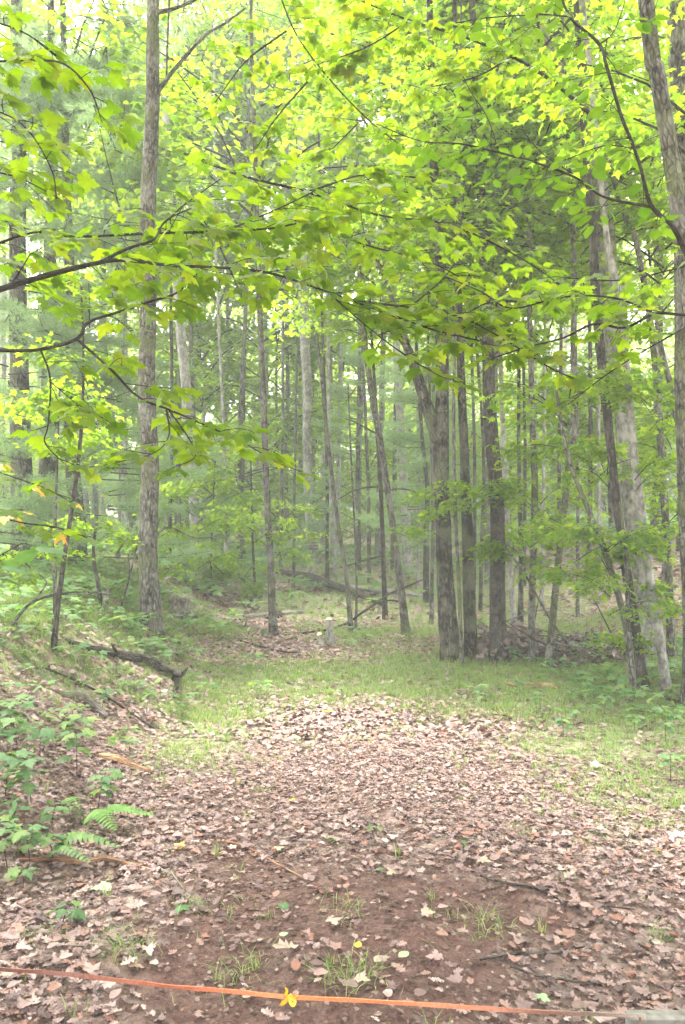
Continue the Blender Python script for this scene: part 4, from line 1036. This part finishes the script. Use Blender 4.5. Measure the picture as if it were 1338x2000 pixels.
stick('fallen_log', 'pale bare log behind the dark fallen trunk on the far slope', 'log', [(636, 1155, 11), (700, 1160, 12), (790, 1168, 9), (825, 1170, 6)], M_BARK_PALE, 1.6, 8, .1, 'log_body', 10)
stick('fallen_log', 'short pale log in the grass just behind the slim mottled trunk', 'log', [(476, 1209, 7), (530, 1204, 8), (592, 1198, 7)], M_BARK_PALE, .8, 8, .1, 'log_body', 11)
stick('dead_branch', 'dark dead branch rising to the right behind the sawn stump', 'branch', [(592, 1241, 4), (640, 1234, 5), (680, 1220, 5), (702, 1200, 5, 11.2), (735, 1178, 5, 11.8), (760, 1160, 4, 12.2), (800, 1143, 4, 12.8), (835, 1128, 2, 13.2)], M_TWIG, 1, 6, seed=12, forks=[[(735, 1178, 3, 11.8), (765, 1172, 3, 11.7), (790, 1178, 2, 11.6)]])
stick('dead_branch', 'thin dark root-like stick lying across the bend of the trail', 'stick', [(470, 1256, 3), (500, 1264, 4), (545, 1276, 4), (588, 1279, 3)], M_TWIG, .8, 6, seed=13)
stick('dead_branch', 'short forked stick beside the foot of the slim mottled trunk', 'stick', [(458, 1228, 4), (490, 1226, 4), (522, 1234, 4)], M_ROT, .8, 6, seed=14, forks=[[(478, 1228, 4), (481, 1214, 4, 11.3), (483, 1204, 3, 11.3)]])
stick('broken_stick', 'pale split stick at the left side of the trail bend', 'stick', [(352, 1218, 5), (382, 1234, 6), (418, 1252, 4)], M_ROTRED, .8, 6, seed=15)
stick('trail_stick', 'dark stick lying on the leaves right of the trail centre', 'stick', [(938, 1722, 4), (985, 1738, 5), (1020, 1742, 6), (1060, 1755, 4), (1098, 1776, 3)], M_BARK_BROWN, .8, 7, seed=16)
stick('trail_stick', 'grey stick lying level on the bare dirt at the lower right', 'stick', [(938, 1890, 4), (1000, 1881, 6), (1060, 1881, 7), (1105, 1872, 6), (1142, 1866, 3)], M_BARK_BROWN, .8, 8, seed=17)
stick('trail_stick', 'brown stick at the lower right, below the level grey stick', 'stick', [(996, 1900, 4), (1050, 1917, 5), (1090, 1930, 5), (1165, 1936, 4)], M_BARK_BROWN, .8, 7, seed=18)
stick('trail_stick', 'thin brown stick right of the dark stick', 'stick', [(1100, 1770, 3), (1140, 1775, 4), (1190, 1782, 3), (1240, 1790, 2)], M_TWIG, .8, 6, seed=19)
stick('trail_twig', 'long thin twig curving on the leaves left of the trail centre', 'twig', [(378, 1656, 2), (440, 1654, 3), (495, 1672, 3), (545, 1700, 3), (592, 1722, 2)], M_ROTRED, 1, 6, seed=20)
stick('trail_twig', 'short pale twig beside the small green fallen leaf', 'twig', [(330, 1708, 2), (345, 1730, 3), (362, 1752, 2)], M_ROT, 1, 6, seed=21)
stick('fallen_log', 'pale grey log lying under the right thicket', 'log', [(1030, 1282, 9), (1080, 1272, 13), (1128, 1266, 12)], M_BARK_PALE, .9, 10, .1, 'log_body', 22)
stick('fallen_log', 'pale log at the right edge beyond the thicket', 'log', [(1200, 1250, 9, 11.5), (1270, 1240, 11, 11.5), (1370, 1222, 11, 11.5)], M_BARK_PALE, .9, 10, .1, 'log_body', 23)
stick('fallen_branch', 'reddish brown branch on the grass in front of the right thicket', 'branch', [(985, 1340, 5), (1030, 1346, 8), (1075, 1345, 9), (1092, 1350, 5)], M_ROTRED, .9, 8, .2, seed=24)
stick('fallen_branch', 'dark branch creeping out over the grass at the right edge', 'branch', [(1262, 1352, 4), (1290, 1368, 5), (1330, 1377, 5), (1390, 1388, 5)], M_TWIG, 1.4, 7, seed=25, forks=[[(1225, 1392, 2), (1270, 1398, 3), (1300, 1404, 3), (1322, 1408, 2)]])
stick('arching_branch', 'thin bare branch arching down in front of the thin grey trunk', 'branch', [(970, 1040, 3, 8.9), (1000, 1085, 4, 8.9), (1030, 1130, 5, 8.9), (1058, 1180, 5, 9), (1085, 1225, 5, 9.1), (1112, 1262, 5, 9.2), (1130, 1290, 4, 9.3)], M_BARK_GREY, 1, 7, seed=26)
stick('arching_branch', 'bare grey branch arching over the left bank before the pine trunks', 'branch', [(-10, 1300, 6, 6.2), (22, 1225, 6, 6.4), (58, 1180, 6, 6.5), (105, 1162, 5, 6.6), (170, 1156, 4, 6.7), (215, 1162, 3, 6.8)], M_BARK_GREY, 1, 7, seed=27, forks=[[(30, 1212, 4, 6.4), (45, 1250, 4, 6.3), (50, 1275, 3, 6.2)], [(60, 1180, 3, 6.5), (90, 1140, 3, 6.6), (75, 1120, 2, 6.6)]])
stick('dead_branch', 'fine bare branch sticking up right of the pine trunks', 'branch', [(232, 1200, 4, 9.5), (246, 1150, 4, 9.5), (262, 1090, 3, 9.5), (272, 1040, 2, 9.5)], M_BARK_GREY, 1, 6, seed=28, forks=[[(232, 1200, 3, 9.5), (252, 1130, 3, 9.3), (250, 1080, 2, 9.3)]])

def stump(name, label, px, py, top_py, w, wt, cut=True, lean=(0, 0), seed=0, rough=.15):
    p = ground_hit(px, py); Y = p.y; r = .5 * w / FPX * Y; rt = .5 * wt / FPX * Y
    h = (py - top_py) / FPX * Y
    t = empty(name, Vector((p.x, p.y, gz(p.x, p.y))), label, 'stump')
    z = np.linspace(-.08, h, 12); f = np.clip(z / h, 0, 1)
    P = np.stack([lean[0] * f, lean[1] * f, z], -1)
    V, F, bc = tube(P, rt + (r - rt) * np.exp(-f * 3), 14, rough, seed=seed, cap=not cut)
    if not cut:
        jag = np.random.default_rng(seed).uniform(-.3, .25, 14) * h
        V[(11 * 14):(12 * 14), 2] += jag
    mesh_obj('stump_body', V, F, M_BARK_PALE if cut else M_ROT, t, None, {'bc': ('FLOAT_VECTOR', bc)}, True)
    if cut:
        k = 14; th = np.linspace(0, 2 * PI, k, endpoint=False)
        ring = V[11 * 14:12 * 14] * 1.0; c = ring.mean(0)
        tilt = np.array([[x[0], x[1], x[2] - (x[1] - c[1]) * -.7 + .006] for x in ring])
        lo = ring.copy()
        VV = np.vstack([tilt, [tilt.mean(0)], lo]); i = np.arange(k); j = (i + 1) % k
        mesh_obj('cut_face', VV, [np.stack([i, j, np.full(k, k)], -1), np.stack([i + k + 1, j + k + 1, j], -1), np.stack([i + k + 1, j, i], -1)], M_CUT, t)
    return t
stump('sawn_stump', 'small sawn stump with a fresh pale cut top in the clearing', 644, 1256, 1212, 22, 11, True, (-.01, .03), 31)
stump('sawn_stump', 'lower sawn stump close to the left side of the pale topped stump', 628, 1258, 1240, 14, 9, True, (-.03, .0), 32)
stump('torn_stump', 'wide dark torn stump just right of the tall straight grey trunk', 346, 1200, 1168, 66, 34, False, (.05, 0), 33, .3)
stump('broken_stump', 'narrow broken dead stump left of the tall straight grey trunk', 205, 1196, 1158, 14, 10, False, (.02, 0), 34, .2)
stump('mossy_stump', 'tiny mossy stump touching the foot of the slim mottled trunk', 518, 1243, 1230, 18, 11, False, (-.03, 0), 35, .3)

# brush pile of dead twigs and dark leaves under the thicket
def brush(label, px0, px1, py, hgt, n, seed):
    rg = np.random.default_rng(seed)
    a, b = ground_hit(px0, py), ground_hit(px1, py)
    c = (a + b) / 2
    t = empty('brush_pile', Vector((c.x, c.y, gz(c.x, c.y))), label, 'brush pile')
    org = np.array(t.location)
    for k in range(n):
        f = rg.random(); y = c.y + rg.uniform(-.1, 1.1); x = (a.x + (b.x - a.x) * f) * y / c.y
        g0 = gz(x, y) + rg.uniform(0, hgt) * (1 - abs(f - .45))
        d = rg.normal(0, 1, 3); d[2] = abs(d[2]) * .35; d /= np.linalg.norm(d); ln = rg.uniform(.35, 1.1)
        p0 = np.array([x, y, g0]) - org
        P = smooth_path([p0, p0 + d * ln * .5 + rg.normal(0, .04, 3), p0 + d * ln + [0, 0, -.05]], 7)
        V, F, bc = tube(P, np.linspace(rg.uniform(.006, .016), .003, 7), 5, .1, seed=k)
        mesh_obj('twig', V, F, [M_ROT, M_TWIG, M_BARK_GREY][k % 3], t, None, {'bc': ('FLOAT_VECTOR', bc)}, True)
    m = n * 26
    f = rg.random(m); y = c.y + rg.uniform(-.15, 1.1, m); x = (a.x + (b.x - a.x) * f) * y / c.y
    z = ground_z(x, y) + rg.random(m) ** 1.4 * hgt * (1 - np.abs(f - .45))
    ang = rg.random(m) * 2 * PI
    V, F = scatter(LITTER_LO[1], np.stack([x, y, z], -1) - org, rot_from(np.stack([np.cos(ang), np.sin(ang), rg.normal(0, .5, m)], -1), rg.normal(0, .5, (m, 3)) + [0, 0, .7]), rg.uniform(.05, .1, m))
    tag(mesh_obj('dead_leaves', V, F, M_DEAD, t), kind='stuff')
M_DEAD = leaf_mat('dead_leaf_dark', [(0, (.09, .065, .06)), (.6, (.16, .12, .11)), (1, (.27, .21, .19))], (1, .9, .8), .1, .8, .1)
brush('pile of dark dead twigs and leaves between the mossy trunk and the thin grey trunk', 925, 1060, 1290, .3, 26, 41)
brush('low spread of dead twigs and purple brown leaves under the right thicket', 1060, 1230, 1300, .17, 24, 42)

# ------------------------------------------------------------------ small plants near the camera
M_SEED = leaf_mat('seedling_leaf', [(0, (.07, .13, .055)), (.7, (.095, .165, .07)), (1, (.15, .21, .06))], (1.8, 1.9, .9), .35, .6, .15)
M_FERN = leaf_mat('fern_green', [(0, (.10, .2, .05)), (1, (.14, .25, .07))], (2, 2, .8), .4, .6, .12)
LM_SEED = [leaf_mesh(t, M_SEED) for t in LEAFS_HI]
LM_SEED_OVAL = [leaf_mesh(leaf_template(mirror([(.12, .08), (.22, .3), (.2, .55), (.1, .8), (0, 1)]), .1, .4, .03), M_SEED)]
def plant(name, label, px, py, h, nodes, size, meshes=LM_SEED, lean=(0, 0), seed=0, cat='seedling', spread=.5):
    rg = np.random.default_rng(seed)
    p = ground_hit(px, py); org = Vector((p.x, p.y, gz(p.x, p.y)))
    t = empty(name, org, label, cat)
    P = smooth_path([(0, 0, -.01), (lean[0] * .4, lean[1] * .4, h * .5), (lean[0], lean[1], h)], 8)
    S = Soup(); V, F, bc = tube(P, np.linspace(.0025, .0012, 8), 5); S.add(V, F, 0, bc)
    a0 = rg.random() * 6.28
    for k in range(nodes):
        f = 1 - (nodes - 1 - k) / max(nodes, 1) * .55
        q = np.array([np.interp(f, np.linspace(0, 1, 8), P[:, j]) for j in range(3)])
        a0 += PI / 2 + rg.normal(0, .2)
        for e in ((0, PI) if k < nodes - 1 else (0, PI / 2, PI, 1.5 * PI)):
            a = a0 + e + rg.normal(0, .25); pet = size * spread * rg.uniform(.6, 1.1) * (1.3 - .5 * f)
            d = np.array([math.cos(a), math.sin(a), rg.uniform(-.1, .35)])
            b = q + d * pet
            V, F, b2 = tube(np.array([q, (q + b) / 2 + [0, 0, .005], b]), np.array([.0012, .001, .0008]), 3, cap=False); S.add(V, F, 0, b2)
            d2 = d.copy(); d2[2] = rg.uniform(-.35, .05)
            put_leaf(t, meshes[rg.integers(len(meshes))], b, d2, np.array([0, 0, 1]) + rg.normal(0, .25, 3), size * rg.uniform(.7, 1.1))
    S.build('stem', M_TWIG, t, True)
    return t
seeds = [(35, 1470, .2, 3, .085, 'maple seedling at the left edge, uppermost of the near seedlings'), (78, 1500, .22, 3, .085, 'maple seedling just below and right of the uppermost near seedling'),
         (10, 1560, .24, 3, .09, 'maple seedling cut by the left edge above the narrow leaved plant'), (62, 1580, .26, 3, .095, 'tall maple seedling with broad blue green leaves beside the left edge'),
         (150, 1530, .28, 3, .09, 'maple seedling standing above the fern, near the reddish rotten branch'), (190, 1590, .22, 3, .085, 'maple seedling right behind the fern with a yellowish lower leaf'),
         (100, 1620, .12, 2, .07, 'small dark seedling in the shade left of the fern'), (15, 1700, .2, 3, .09, 'maple seedling with broad leaves at the left edge beside the knobbly branch'),
         (60, 1695, .2, 3, .08, 'maple seedling leaning over the left end of the knobbly branch'), (105, 1685, .14, 2, .075, 'low seedling under the light green feathery plant'),
         (45, 1740, .12, 2, .06, 'small seedling below the knobbly branch at the left'), (22, 1430, .18, 3, .08, 'maple seedling on the upper bank at the left edge'),
         (140, 1425, .16, 2, .07, 'small bright seedling beside the half buried log'), (200, 1385, .16, 2, .07, 'small bright seedling right of the half buried log'),
         (285, 1400, .2, 3, .06, 'yellow green seedling near the thin dark branch end'), (120, 1810, .1, 2, .06, 'drooping olive seedling among dry leaves at the lower left')]
for i, (px, py, h, n, sz, lab) in enumerate(seeds):
    plant('maple_seedling', lab, px, py, h, n + (i < 10), sz * 1.08, seed=60 + i, lean=(random.uniform(-.04, .06), random.uniform(-.08, .0)))
plant('small_plant', 'small green plant growing alone in the middle of the trail', 735, 1645, .07, 2, .05, LM_SEED_OVAL, seed=91, cat='plant', spread=.3)
plant('narrow_leaved_plant', 'narrow leaved green plant at the left edge between the seedlings', 28, 1632, .16, 4, .09, LM_SEED_OVAL, seed=92, cat='plant', spread=.15)
plant('small_plant', 'tiny green plant with round leaves right of the dark trail stick', 905, 1660, .05, 2, .035, LM_SEED_OVAL, seed=93, cat='plant', spread=.3)
rrx = random.Random(8)
for i, (px, py, lab) in enumerate([(1010, 1360, 'leafy plant in the grass in front of the brush pile'), (1055, 1395, 'leafy plant in the right verge below the reddish branch'), (1120, 1380, 'leafy plant in the right verge in front of the thicket'),
                                   (1180, 1400, 'leafy plant just left of the creeping dark branch'), (1240, 1430, 'leafy plant below the creeping dark branch'), (1300, 1450, 'leafy plant at the right edge of the verge'),
                                   (940, 1385, 'leafy plant at the left end of the right verge'), (1100, 1440, 'leafy plant low in the right verge grass'), (1310, 1530, 'round leaved plant near the right edge')]):
    plant('verge_plant', lab, px, py, rrx.uniform(.12, .2), 3, .07, seed=120 + i, cat='plant')

def fern(label, px, py, fronds, mat=None, name='fern', pinnae=16):
    p = ground_hit(px, py); org = Vector((p.x, p.y, gz(p.x, p.y)))
    t = empty(name, org, label, 'fern')
    for k, (a, L, lift, wd) in enumerate(fronds):
        S = Soup(); ca, sa = math.cos(a), math.sin(a)
        P = smooth_path([(0, 0, 0), (ca * L * .4, sa * L * .4, lift), (ca * L, sa * L, lift * .55)], 20)
        V, F, bc = tube(P, np.linspace(.002, .0008, 20), 4, cap=False); S.add(V, F, 0)
        n = pinnae
        for j in range(n):
            f = .22 + .78 * j / (n - 1); i = f * 19; i0 = min(int(i), 18); q = P[i0] + (P[i0 + 1] - P[i0]) * (i - i0)
            w = wd * math.sin(PI * min(1, (f - .15) * 1.0 + .12)) ** .7 * (1 - .2 * f)
            for sd in (1, -1):
                d = np.array([ca * .35 - sd * sa, sa * .35 + sd * ca, -.18]); d /= np.linalg.norm(d)
                x = np.linspace(0, 1, 5)
                ax = np.cross(d, [0, 0, 1.0]); hw = .011 * np.array([1, 1.15, .9, .55, .02]) * (L / .35)
                A = q + d * x[:, None] * w + np.array([0, 0, -.12 * w]) * x[:, None] ** 2 + ax * hw[:, None]; B = A - 2 * ax * hw[:, None]
                VV = np.vstack([A, B]); ii = np.arange(4); S.add(VV, [np.stack([ii, ii + 1, ii + 6, ii + 5], -1)], 0)
        S.build('frond', mat or M_FERN, t)
    return t
fern('green fern with an arching frond spreading over the edge of the trail at left', 165, 1625, [(.15, .34, .12, .09), (-.7, .28, .13, .08), (2.4, .25, .14, .07)])
fern('light green feathery plant left of the arching fern', 85, 1690, [(.1, .34, .13, .075), (.5, .28, .12, .06), (-.4, .27, .10, .06), (2.8, .25, .12, .06)], M_HERB, 'feathery_plant', 13)
fern('flat yellowish green frond lying on the trail', 668, 1655, [(2.2, .16, .02, .035)], name='fallen_frond', pinnae=9)
fern('bright fern on the slope behind the slim mottled trunk', 560, 1190, [(.3, .5, .3, .12), (2.6, .5, .3, .12), (1.2, .4, .35, .1), (-.8, .4, .3, .1)])

def tuft(label, px, py, n, h, spread, seed):
    rg = np.random.default_rng(seed)
    p = ground_hit(px, py); org = Vector((p.x, p.y, gz(p.x, p.y)))
    V, F = [], []
    for k in range(int(n * .75)):
        ox, oy = rg.normal(0, spread * 1.25, 2); a = rg.random() * 2 * PI; l = h * rg.uniform(.3, .8); b = rg.uniform(.5, 1.6) * l; w = .0012
        c, s_ = math.cos(a), math.sin(a); m = len(V)
        for f, hw in ((0, w), (.5, w), (.85, w * .7), (1, .0002)):
            x, y, z = ox + c * b * f * f, oy + s_ * b * f * f, l * (f - .35 * f * f * (b / l))
            V += [(x - s_ * hw, y + c * hw, z), (x + s_ * hw, y - c * hw, z)]
        for q in range(3): F.append((m + 2 * q, m + 2 * q + 1, m + 2 * q + 3, m + 2 * q + 2))
    o = mesh_obj('grass_tuft', V, [np.array(F)], M_GRASS); o.location = org
    tag(o, label, 'grass tuft')
for i, a in enumerate([('long green grass tuft above the left part of the rope', 240, 1862, 130, .10, .05), ('thin grass tuft left of the biggest tuft, near the left edge', 70, 1850, 50, .09, .05),
                       ('fine grass tuft around the small green leaf at left', 370, 1775, 60, .08, .035), ('flat grass tuft just behind the rope near the yellow ribbon', 470, 1915, 110, .10, .06),
                       ('grass tuft behind the rope right of the yellow ribbon', 675, 1915, 130, .10, .05), ('small grass tuft on the bare dirt in the centre', 672, 1785, 70, .08, .05),
                       ('bright grass tuft right of centre with long blades', 935, 1812, 110, .09, .055), ('faint grass tuft left of the bare dirt', 435, 1780, 50, .07, .05),
                       ('grass tuft on the leaves near the right verge', 1030, 1632, 90, .09, .06), ('grass tuft on the leaves in the right part of the trail', 1190, 1640, 90, .09, .06),
                       ('small grass tuft at the right side of the leafy trail', 1290, 1830, 50, .08, .03), ('grass tuft left of centre in the upper trail', 510, 1548, 60, .08, .04)]):
    tuft(*a, seed=200 + i)

# ------------------------------------------------------------------ fallen leaves that show singly
def fallen(label, px, py, t, mat, size, group=None, name='fallen_leaf', seed=0, cat='leaf', me=None):
    rg = np.random.default_rng(seed)
    p = ground_hit(px, py)
    a = rg.random() * 6.28
    R = rot_from(np.array([[math.cos(a), math.sin(a), .05]]), np.array([[0, -.12, 1.0]]) + rg.normal(0, .08, (1, 3)))[0]
    o = bpy.data.objects.new(name, me) if me else mesh_obj(name, t[0], [t[1]], mat, link=False, smooth=True)
    o.matrix_world = Matrix.Translation((p.x, p.y, gz(p.x, p.y) + .022)) @ Matrix([list(r) for r in R]).to_4x4() @ Matrix.Diagonal((size, size, size, 1))
    COL.objects.link(o); tag(o, label, cat, group)
TM, TO, TV = LITTER_T[0], LITTER_T[1], leaf_template(mirror(OVAL), .1, .1, .03)
for i, a in enumerate([('yellow fallen leaf on the left part of the trail, uppermost of two', 575, 1568, TV, M_YELLOW, .05), ('orange yellow fallen leaf on the left slope of the trail', 356, 1666, TM, M_YELLOW, .06),
                       ('small yellow leaf far up the trail near the grass', 640, 1394, TM, M_YELLOW, .08), ('dull yellow curled leaf behind the rope, right of the ribbon', 697, 1864, TV, M_YELLOW, .045),
                       ('pale green maple leaf lying on brown leaves at left', 215, 1740, LEAFS_HI[2], M_PALEGREEN, .085), ('pale green leaf near the long thin twig', 548, 1664, TM, M_PALEGREEN, .05),
                       ('small bluish green leaf on the bare dirt', 545, 1842, TV, M_PALEGREEN, .038), ('round bluish green leaf behind the rope in the centre', 797, 1880, TV, M_PALEGREEN, .055),
                       ('bright green leaf in the fine grass tuft at left', 362, 1780, LEAFS_HI[0], M_SEED, .07), ('green leaf on the dirt left of the bare patch', 553, 1786, TM, M_SEED, .055),
                       ('green leaf end beside a whitish leaf', 750, 1708, TV, M_SEED, .04), ('pale green leaf just behind the rope at the right', 1056, 1962, LEAFS_HI[1], M_PALEGREEN, .055),
                       ('large pale lobed leaf on the bare dirt above the rope', 583, 1860, TO, M_PALE, .1), ('whitish leaf right of the green leaf end', 772, 1714, TM, M_PALE, .06),
                       ('cream leaf beside the grass tuft behind the rope', 696, 1922, TM, M_PALE, .055), ('pale leaf with lobes in the centre of the trail', 650, 1812, TM, M_PALE, .06),
                       ('pale cream leaf right of the bare dirt', 824, 1793, TM, M_PALE, .055), ('broad pale leaf above the dark trail stick', 935, 1694, TM, M_PALE, .07),
                       ('white upright leaf standing at the right verge', 1155, 1500, TM, M_PALE, .09), ('pale leaf lying at the right edge of the trail', 1325, 1645, TM, M_PALE, .09),
                       ('large pale leaf in the lower left corner above the rope', 15, 1912, TV, M_PALE, .06), ('pale oval leaf right of the dirt patch', 745, 1885, TV, M_PALE, .05),
                       ('pale leaf left of the twig on the left slope', 455, 1668, TM, M_PALE, .05), ('light leaf at the centre of the upper trail', 1000, 1430, TM, M_PALE, .09)]):
    fallen(*a, seed=300 + i)
LL = [mesh_obj('fallen_leaf', v, [f], M_LITTER, link=False, smooth=True).data for v, f in LITTER_T]
rb = random.Random(77)
c = 0
while c < 270:
    px, py = rb.uniform(0, 1338), rb.uniform(1620, 2010)
    p = ground_hit(px, py)
    if rb.random() > float(litter_mask(p.x, p.y)): continue
    kind = ['maple shaped', 'lobed oak', 'flat lobed oak', 'wavy maple shaped', 'curled oval', 'twisted lobed oak'][c % len(LL)]
    where = ('at the left' if px < 430 else 'near the bare dirt' if px < 900 else 'at the right') + (', in front of the strap' if py > 1893 + px * .073 else ', just behind the strap' if py > 1780 else ', well behind the strap')
    fallen('dry brown %s leaf %s' % (kind, where), px, py, None, None, rb.uniform(.04, .066), 'dry brown leaves on top of the foreground litter', 'dry_leaf', seed=400 + c, me=LL[c % len(LL)])
    c += 1

# ------------------------------------------------------------------ strap across the trail, ribbon, board
def strap():
    Y = 1.9
    pts = [(-130, 1881), (0, 1893), (90, 1899), (170, 1907), (260, 1918), (340, 1927), (450, 1936), (562, 1947), (700, 1954), (850, 1963), (1000, 1973), (1100, 1978), (1180, 1981), (1240, 1984), (1262, 1986)]
    P = smooth_path([tuple(unproject(a, b, Y)) for a, b in pts], 140)
    n = len(P); s = np.linspace(0, 1, n)
    hw = .0048 * (1 + .06 * np.sin(s * 90)); hh = .0013
    tw = .25 * np.sin(s * 23) + .12 * np.sin(s * 61)
    up = np.stack([np.zeros(n), -np.sin(tw), np.cos(tw)], -1); fw = np.stack([np.zeros(n), np.cos(tw), np.sin(tw)], -1)
    ring = [up * hw[:, None] + fw * hh, up * hw[:, None] - fw * hh, -up * hw[:, None] - fw * hh, -up * hw[:, None] + fw * hh]
    org = P[n // 2]
    V = np.stack([P + r - org for r in ring], 1).reshape(-1, 3)
    i = np.arange(n - 1)[:, None] * 4; j = np.arange(4)[None]; j2 = (j + 1) % 4
    F = np.stack([i + j, i + j2, i + 4 + j2, i + 4 + j], -1).reshape(-1, 4)
    m, nt, out = new_mat('webbing')
    a = nt.nodes.new('ShaderNodeAttribute'); a.attribute_name = 'run'
    r = ramp(nt, [(0, (.09, .04, .03)), (.2, (.15, .055, .035)), (.38, (.36, .10, .045)), (.5, (.55, .15, .05)), (.68, (.50, .14, .06)), (.82, (.22, .09, .055)), (.92, (.13, .085, .065)), (1, (.22, .18, .15))], a.outputs['Fac'])
    g = nt.nodes.new('ShaderNodeNewGeometry'); w = nt.nodes.new('ShaderNodeTexNoise'); w.inputs['Scale'].default_value = 160; nt.links.new(g.outputs['Position'], w.inputs['Vector'])
    mv = nt.nodes.new('ShaderNodeMix'); mv.data_type = 'RGBA'; mv.blend_type = 'MULTIPLY'; mv.inputs['Factor'].default_value = .5
    nt.links.new(r.outputs[0], mv.inputs['A']); nt.links.new(ramp(nt, [(.35, (.5, .5, .5)), (.65, (1.2, 1.2, 1.2))], w.outputs[0]).outputs[0], mv.inputs['B'])
    p = nt.nodes.new('ShaderNodeBsdfPrincipled'); p.inputs['Roughness'].default_value = .7; nt.links.new(mv.outputs['Result'], p.inputs['Base Color'])
    bp = nt.nodes.new('ShaderNodeBump'); bp.inputs['Strength'].default_value = .5; bp.inputs['Distance'].default_value = .001; nt.links.new(w.outputs[0], bp.inputs['Height']); nt.links.new(bp.outputs[0], p.inputs['Normal'])
    nt.links.new(p.outputs[0], out.inputs[0])
    o = mesh_obj('strap', V, [F], m, None, None, {'run': ('FLOAT', np.repeat(s, 4))}, False)
    o.location = org; tag(o, 'orange webbing strap stretched low across the front of the trail', 'strap')

    # ribbon bow
    c = unproject(563, 1947, Y - .008)
    t = empty('ribbon', c, 'yellow flagging ribbon tied in a bow on the orange strap', 'ribbon')
    mr = leaf_mat('yellow_ribbon', [(0, (.6, .36, .02)), (1, (.68, .45, .04))], (1, 1, .6), .25, .35)
    k = Y / FPX
    def strip(name, pts, w, ax):
        S = smooth_path([(a * k, d * k, b * k) for a, b, d in pts], 16)
        ww = np.interp(np.linspace(0, 1, 16), [0, .3, .7, 1], w) * k * .5
        T = np.gradient(S, axis=0); ax = np.array(ax, float); side = np.cross(T, ax); side /= np.linalg.norm(side, axis=1)[:, None] + 1e-9
        A, B = S + side * ww[:, None], S - side * ww[:, None]; e = np.array([0, -.0006, 0])
        V = np.vstack([A, B, A + e, B + e]); i = np.arange(15); q = 16
        mesh_obj(name, V, [np.stack([i, i + 1, i + 1 + q, i + q], -1), np.stack([i + 2 * q, i + 3 * q, i + 1 + 3 * q, i + 1 + 2 * q], -1), np.stack([i, i + 2 * q, i + 1 + 2 * q, i + 1], -1), np.stack([i + q, i + 1 + q, i + 1 + 3 * q, i + 3 * q], -1)], mr, t)
    strip('tail', [(0, 0, 0), (-4, 6, -2), (-2, 14, -4), (-6, 19, -2)], [5, 6, 5, 3], (.2, 1, .1))
    strip('tail', [(0, -1, 0), (-5, -6, -3), (-10, -9, -5), (-14, -14, -3)], [5, 7, 8, 5], (.1, 1, .1))
    strip('loop', [(0, 0, 0), (6, 5, -6), (13, 2, -8), (17, 4, -3), (13, -1, 1), (3, -1, 0)], [4, 7, 7, 4], (0, 1, .6))
    strip('loop', [(0, -1, 0), (5, -8, -5), (10, -12, -6), (13, -7, -2), (7, -3, 0), (1, 0, 0)], [4, 6, 6, 4], (0, 1, -.5))
    strip('knot', [(-4, -4, -1), (-1, -1, -6), (4, 3, -4), (3, 5, 0)], [7, 9, 9, 6], (0, 1, 0))

    # grey board that holds the strap
    b = unproject(1232, 1992, Y + .01)
    t = empty('wooden_rail', Vector((b.x + .42, b.y, gz(b.x + .42, b.y))), 'weathered pale board at the lower right corner holding the strap end', 'rail')
    mw = flat_mat('weathered_wood', [(.3, (.06, .054, .045)), (.5, (.12, .11, .094)), (.7, (.17, .158, .138))], 30)
    def box(name, x0, x1, y0, y1, z0, z1, mat):
        bm = bmesh_box(x0, x1, y0, y1, z0, z1); o = mesh_obj(name, bm[0], [bm[1]], mat, t); 
        md = o.modifiers.new('bevel', 'BEVEL'); md.width = .002; md.segments = 2
        return o
    ox, oz = b.x - t.location.x, b.z - t.location.z
    box('board', ox, ox + .6, .0, .04, oz - .09, oz, mw)
    box('post', .12, .2, .043, .12, -.2, oz + .02, mw)
    V, F, bc = tube(np.array([[ox + .018, -.012, oz - .02], [ox + .018, -.012, oz + .005], [ox + .018, -.012, oz + .012], [ox + .018, -.012, oz + .014]]), np.array([.0018, .0018, .0035, .003]), 8)
    mesh_obj('nail', V, F, flat_mat('rusty_metal', [(.3, (.12, .05, .03)), (.7, (.25, .12, .07))], 80, .6), t, None, {'bc': ('FLOAT_VECTOR', bc)})

def bmesh_box(x0, x1, y0, y1, z0, z1):
    V = [(x, y, z) for x in (x0, x1) for y in (y0, y1) for z in (z0, z1)]
    return V, np.array([[0, 1, 3, 2], [4, 6, 7, 5], [0, 4, 5, 1], [2, 3, 7, 6], [0, 2, 6, 4], [1, 5, 7, 3]])
strap()

# ------------------------------------------------------------------ haze
def haze():
    x0, x1, y0, y1, z0, z1 = -225, 225, -65, 305, -3, 60
    V = [(x, y, z) for x in (x0, x1) for y in (y0, y1) for z in (z0, z1)]
    F = np.array([[0, 1, 3, 2], [4, 6, 7, 5], [0, 4, 5, 1], [2, 3, 7, 6], [0, 2, 6, 4], [1, 5, 7, 3]])
    m, nt, out = new_mat('humid_air')
    v = nt.nodes.new('ShaderNodeVolumePrincipled'); v.inputs['Density'].default_value = .0038
    v.inputs['Color'].default_value = (.93, .96, .95, 1)
    nt.links.new(v.outputs[0], out.inputs['Volume'])
    tag(mesh_obj('haze', V, [F], m), 'thin pale humid air between the trees', kind='stuff')
haze()

print('tris', sum(len(o.data.loops) - 2 * len(o.data.polygons) for o in {o.data.name: o for o in bpy.data.objects if o.type == 'MESH'}.values()))
